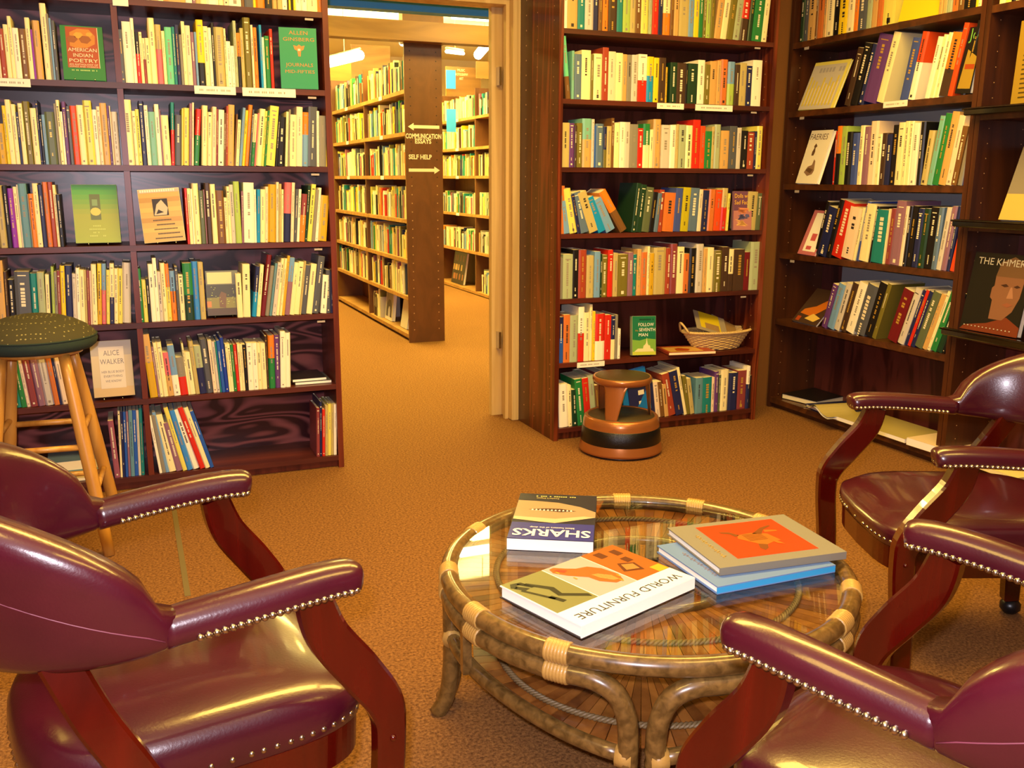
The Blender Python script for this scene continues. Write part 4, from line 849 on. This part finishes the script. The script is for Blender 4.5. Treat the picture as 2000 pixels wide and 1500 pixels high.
# ---------------------------------------------------------------- copper kick stool
KC = (2.138, 3.84)
t = thing('kick_stool', 'round copper and black kick step stool before the middle bookcase', 'step stool', (KC[0], KC[1], 0), (0, 0, math.radians(-119)))
MB().lathe([(.185, .006), (.2, .012), (.2, .022), (.192, .058)], COPPER, 64).build('lower_ring', t)
MB().lathe([(.192, .058), (.193, .06), (.186, .128), (.184, .13)], KBAND, 64).build('rubber_band', t)
MB().lathe([(.184, .13), (.183, .150), (.178, .172), (.168, .182), (.160, .180), (.158, .176)], COPPER, 64).build('tread_ring', t)
MB().lathe([(.158, .176), (.1575, .178), (.0001, .178)], KTREAD, 64).build('lower_tread', t)
MB().lathe([(.182, .0), (.186, .006), (.0001, .006)], BLACKP, 48).build('base_bumper', t)
for c0 in (-20, 100, 220):
    mb = MB(); vs = []; nz = 10; na = 10
    for q in range(nz+1):
        u_ = q/nz; z = .178+.172*u_; rr_ = .142-.012*u_; c = c0+(6 if c0 == -20 else 0)*u_; hw = 12+12*u_+ (14*max(0, (u_-.86)/.14)**1.5)
        for side in (0, .003):
            for k in range(na+1): a = math.radians(c-hw+2*hw*k/na); vs.append(((rr_-side)*math.cos(a), (rr_-side)*math.sin(a), z))
    st = na+1; fs = []
    for q in range(nz):
        for k in range(na):
            b = q*2*st+k; fs.append([b, b+1, b+2*st+1, b+2*st]); fs.append([b+st+1, b+st, b+3*st, b+3*st+1])
        for k in (0, na):
            b = q*2*st+k; fs.append([b, b+2*st, b+3*st, b+st])
    mb.add(vs, fs, COPPER, True); mb.build('column_panel', t)
MB().lathe([(.129, .335), (.138, .342), (.142, .352), (.141, .364), (.136, .370), (.130, .368)], COPPER, 64).build('top_ring', t)
MB().lathe([(.131, .336), (.13, .35), (.1305, .368), (.125, .372), (.0001, .372)], KTREAD, 64).build('top_tread', t)

# ---------------------------------------------------------------- wooden bar stool
SCN = (-.315, 3.545)
t = thing('bar_stool', 'wooden stool with round green dotted cushion in front of the left bookcase', 'stool', (SCN[0], SCN[1], 0))
sh = MB(); pr = [(.0001, .826), (.05, .823), (.09, .815), (.13, .801), (.165, .781), (.186, .762), (.192, .75)]
sh.lathe(pr[::-1], FABRIC, 56).build('cushion', t)
MB().lathe([(.14, .706), (.178, .708), (.19, .718), (.196, .735), (.192, .75)], FABRIC2, 56).tube([(.193*math.cos(i*PI/24), .193*math.sin(i*PI/24), .75) for i in range(48)], .003, FABRIC2, 6, closed=True).build('cushion_band', t)
MB().lathe([(.0001, .69), (.145, .692), (.15, .70), (.148, .710), (.0001, .71)], STOOLW, 40).build('seat_board', t)
tops = {}; legs = {}
for k, (sx, sy) in enumerate(((1, -1), (1, 1), (-1, -1), (-1, 1))):
    rot = math.radians(-4); c_r, s_r = math.cos(rot), math.sin(rot)
    def rt(x, y): return (x*c_r-y*s_r, x*s_r+y*c_r)
    a = rt(sx*.095, sy*.095); b = rt(sx*.19, sy*.19); legs[(sx, sy)] = (Vector((*b, 0)), Vector((*a, .695)))
    MB().tube([Vector((*b, 0)).lerp(Vector((*a, .695)), q/8) for q in range(9)], lambda q: .0185+.004*math.sin(q*PI), STOOLW, 14).build('leg', t)
def on(key, z): b, a = legs[key]; return b.lerp(a, z/.695)
for k1, k2, z in (((1, -1), (1, 1), .43), ((-1, -1), (-1, 1), .43), ((1, 1), (-1, 1), .41), ((1, -1), (-1, -1), .38), ((1, -1), (1, 1), .22), ((-1, -1), (-1, 1), .22), ((1, 1), (-1, 1), .20), ((1, -1), (-1, -1), .17)):
    MB().tube([on(k1, z), on(k2, z)], .0105, STOOLW, 10).build('rung', t)

# ---------------------------------------------------------------- basket with leaflets
BC = (2.90, 4.19)
t = thing('wicker_basket', 'oval white wicker basket with handles at the right of the sixth shelf', 'basket', (BC[0], BC[1], ZC[5]+.001))
mb = MB(); n = 120; lv = 13
def bw(u): return (.135+.065*u, .07+.03*u)
for q in range(lv):
    u_ = q/(lv-1); A, B = bw(u_); pth = []
    for i in range(n):
        a = 2*PI*i/n; o = .0032*math.cos(15*a+PI*q); pth.append(((A+o)*math.cos(a), (B+o)*math.sin(a), .006+.088*u_))
    mb.tube(pth, .0042, WICKER, 6, closed=True)
for i in range(30):
    a = 2*PI*i/30; mb.tube([(bw(u_)[0]*math.cos(a), bw(u_)[1]*math.sin(a), .004+.09*u_) for u_ in (0, .5, 1)], .003, WICKER, 5)
mb.lathe([(.0001, .003), (1, .003), (1, .006), (.0001, .006)], WICKER, 40, T=Matrix.Diagonal((.135, .07, 1, 1)))
mb.build('woven_body', t)
for ph in (0, PI):
    mb = MB(); mb.tube([((.205+.005*math.cos(60*i*2*PI/240+ph))*math.cos(i*2*PI/240), (.105+.005*math.cos(60*i*2*PI/240+ph))*math.sin(i*2*PI/240), .097+.004*math.sin(60*i*2*PI/240+ph)) for i in range(240)], .005, WICKER, 6, closed=True); mb.build('rim', t)
for sx in (-1, 1):
    MB().tube([(sx*(.2+.028*math.sin(PI*i/14)), -.04+.08*i/14, .098+.05*math.sin(PI*i/14)) for i in range(15)], .006, WICKER, 8).build('handle', t)
def leaf(label, cols, loc, rot, w=.2, h=.15):
    mb = MB(); mb.box(0, w, 0, h, 0, .003, c_('leaf_grey', 150, 138, 120)); k = 1
    for x0, x1, y0, y1, m in cols: mb.quad([(x0, y0, .003+.0004*k), (x1, y0, .003+.0004*k), (x1, y1, .003+.0004*k), (x0, y1, .003+.0004*k)], m); k += 1
    o = mb.build('leaflet'); o.location = loc; o.rotation_euler = rot; return tag(o, label, 'leaflet', 'leaflets in the basket')
leaf('grey and yellow leaflet propped highest in the wicker basket', [(.03, .16, .02, .13, c_('card_yellow', 200, 180, 30)), (.06, .15, .02, .06, c_('card_tan', 150, 120, 80))], (2.735, 4.13, ZC[5]+.125), (.75, .3, -.05), .2, .13)
leaf('tan leaflet leaning at the right in the wicker basket', [(.02, .16, .02, .12, c_('card_tan', 150, 120, 80))], (2.86, 4.15, ZC[5]+.115), (.6, .45, -.1), .16, .12)

# ---------------------------------------------------------------- flat and lying books, low shelves
def lying(label, w, h, th, col, loc, ang, page=PAGE, hard=True, group=None):
    b = big_book(label, w, h, th, col, None, hard, None, page, group); b.matrix_world = Matrix.Translation((loc[0], loc[1], loc[2]+th)) @ Matrix.Rotation(ang, 4, 'Z') @ Matrix.Rotation(-PI/2, 4, 'X'); return b
lying('dark grey book lying flat at the right end of the sixth shelf, lower of two', .16, .2, .012, bm_('sg'), (.64, 4.095, ZL[5]+.001), 0, PAGEW, False)
lying('black book lying flat on top of the dark grey one, sixth shelf', .15, .19, .012, bm_('bk'), (.63, 4.10, ZL[5]+.014), .03, PAGEW, False)
lying('blue magazine stack lying flat behind the stool legs, lower', .21, .27, .045, bm_('tb'), (-.36, 4.08, ZL[6]+.001), 0, PAGE, False)
lying('dark blue book lying on the pale stack behind the stool legs', .2, .26, .04, bm_('sl'), (-.37, 4.085, ZL[6]+.047), .04, PAGE, False)
lying('black binder lying at the left end of the bottom shelf, right bookcase', .24, .3, .03, bm_('bk'), (3.40, 4.24, .061), -PI/2+.2)
lying('dark blue binder lying beside the black one on the bottom shelf', .22, .28, .02, bm_('nb'), (3.39, 4.02, .061), -PI/2-.1)
t = thing('open_book', 'open pale book lying face down over the bottom shelf edge of right bookcase', 'book')
mb = MB(); n = 12
for k in range(2):
    vs = []
    for i in range(n+1):
        x = i/n; z = .035*math.exp(-((x-.45)/.25)**2)+.012
        for y_ in (0, .2):
            vs += [(y_, -.24*x, z-.01*k)]
    mb.add(vs, [[i*2, i*2+1, i*2+3, i*2+2] for i in range(n)], PAGEW if k else bm_('kh'))
mb.build('page_block', t); t.matrix_world = Matrix.Translation((3.33, 3.97, .068)) @ Matrix.Rotation(-.15, 4, 'Z')
lying('long pale magazine lying on the bottom shelf, middle of right bookcase', .5, .26, .02, bm_('kh'), (3.35, 3.76, .061), -PI/2, PAGEW, False)
lying('white covered book lying at the right end of the bottom shelf of right bookcase', .25, .2, .035, bm_('iv'), (3.34, 3.24, .061), -PI/2+.05, PAGEW, False)
lying('cream book lying on the floor shelf of the right-edge bookcase', .3, .24, .02, bm_('cr'), (3.35, 2.93, .061), -PI/2-.06, PAGEW, False)

# ---------------------------------------------------------------- back room
struct('beam_1', MB().box(-2.6, 7.5, 7.0, 7.12, 2.272, 2.41, BEAM))
struct('beam_2', MB().box(-2.6, 2.17, 5.6, 5.7, 2.237, 2.6, BLUEP))
struct('post_1', MB().box(2.02, 2.34, 7.12, 7.22, 2.272, H2, BACKW))
# lettered end panel of the two-sided unit
ep = MB(); ep.box(2.026, 2.322, 7.122, 7.139, 0, 2.272, BACKW)
for k in range(34):
    for x in (2.07, 2.275): ep.box(x-.004, x+.004, 7.1212, 7.122, .1+k*.066, .108+k*.066, HOLED if k > 17 else HOLE)
s = thing('end_panel', 'brown end panel of the back room shelf unit with white words and arrows', 'panel')
ep.build('board', s)
lt = MB(); Y = 7.1205
for txt, x, z, f, sz in (('COMMUNICATION', 2.17, 1.582, .285, .05), ('ESSAYS', 2.165, 1.545, .13, .048), ('SELF HELP', 2.14, 1.428, .185, .048)):
    put_text(lt, txt, LETTER, (x, Y, z), (1, 0, 0), (0, 0, 1), sz, fit=f, bold=.0015)
lt.build('lettering', s)
for z, d in ((1.668, -1), (1.345, 1)):
    a_ = MB(); cx = 2.172; L2 = .125
    pts = [(-L2, -.012), (L2-.045, -.012), (L2-.045, -.028), (L2, 0), (L2-.045, .028), (L2-.045, .012), (-L2, .012)]
    a_.quad([(cx+d*x, Y, z+y_) for x, y_ in (pts if d > 0 else pts[::-1])], LETTER); a_.build('arrow', s)
# tube lights
def tube_light(label, a, b, r=.02, fix=True):
    t = thing('tube_lamp', label, 'lamp', a, group='fluorescent tube lamps in the back room'); a, b = Vector(a), Vector(b); d = b-a
    MB().tube([(0, 0, 0), tuple(d)], r, TUBE, 12).build('tube', t)
    MB().tube([(0, 0, r+.012), (d.x, d.y, d.z+r+.012)], .012, CREAM, 8).build('housing', t)
    MB().tube([(d.x*.5, d.y*.5, d.z*.5+r), (d.x*.5, d.y*.5, H2-a.z)], .004, CREAM, 6).build('stem', t)
tube_light('wide glowing lamp above the beam, centre of the doorway view', (2.2, 6.5, 2.39), (2.62, 6.5, 2.39), .032)
tube_light('glowing tube at the left of the doorway view, under the beam', (2.14, 9.0, 2.40), (2.0, 9.7, 2.40), .045)
tube_light('slanting glowing tube right of the lettered panel', (2.62, 7.9, 2.33), (2.98, 8.5, 2.40), .014)
tube_light('bright tube at the right of the doorway view above the far shelf', (3.75, 10.2, 2.62), (3.45, 9.0, 2.62), .05)
t = thing('bulb_lamp', 'small round glowing bulb just left of the lettered panel top', 'lamp', (2.125, 7.5, 2.325)); MB().ball((0, 0, 0), .028, TUBE, 16).build('bulb', t); MB().tube([(0, 0, .02), (0, 0, H2-2.325)], .006, CREAM, 6).build('stem', t)
for lab, x0, x1, y, z0, z1 in (('brown sign board hanging beyond the shelf unit, left of the panel', 2.27, 2.68, 9.93, 2.26, 2.62), ('dark brown sign board at the far left of the doorway view', 2.12, 2.5, 10.5, 2.26, 2.5)):
    tag(MB().box(x0, x1, y, y+.02, z0, z1, BEAM).build('sign_board'), lab, 'sign')
t = thing('sign_board', 'brown sign board lettered music and art above the far shelf', 'sign', (0, 0, 0)); MB().box(3.48, 3.9, 10.52, 10.54, 2.2, 2.52, BEAM).build('board', t)
lt = MB()
for i, (s_, f) in enumerate((('MUSIC', .09), ('PHOTOGRAPHY', .16), ('ART', .05))): put_text(lt, s_, LETTER, (3.66, 10.515, 2.47-.045*i), (1, 0, 0), (0, 0, 1), .04, fit=f)
lt.build('lettering', t)
tag(MB().box(3.40, 3.72, 9.3, 9.32, 2.275, 2.44, BEAM).build('sign_board'), 'plain brown board above the far shelf at the door jamb', 'sign')
for z0, z1, n_ in ((2.27, 2.47, 'upper'), (1.8, 2.05, 'lower')):
    tag(MB().box(3.45, 3.56, 10.42, 10.43, z0, z1, BLUEP).build('blue_sign'), '%s small blue sign hanging at the edge of the far shelf' % n_, 'sign')
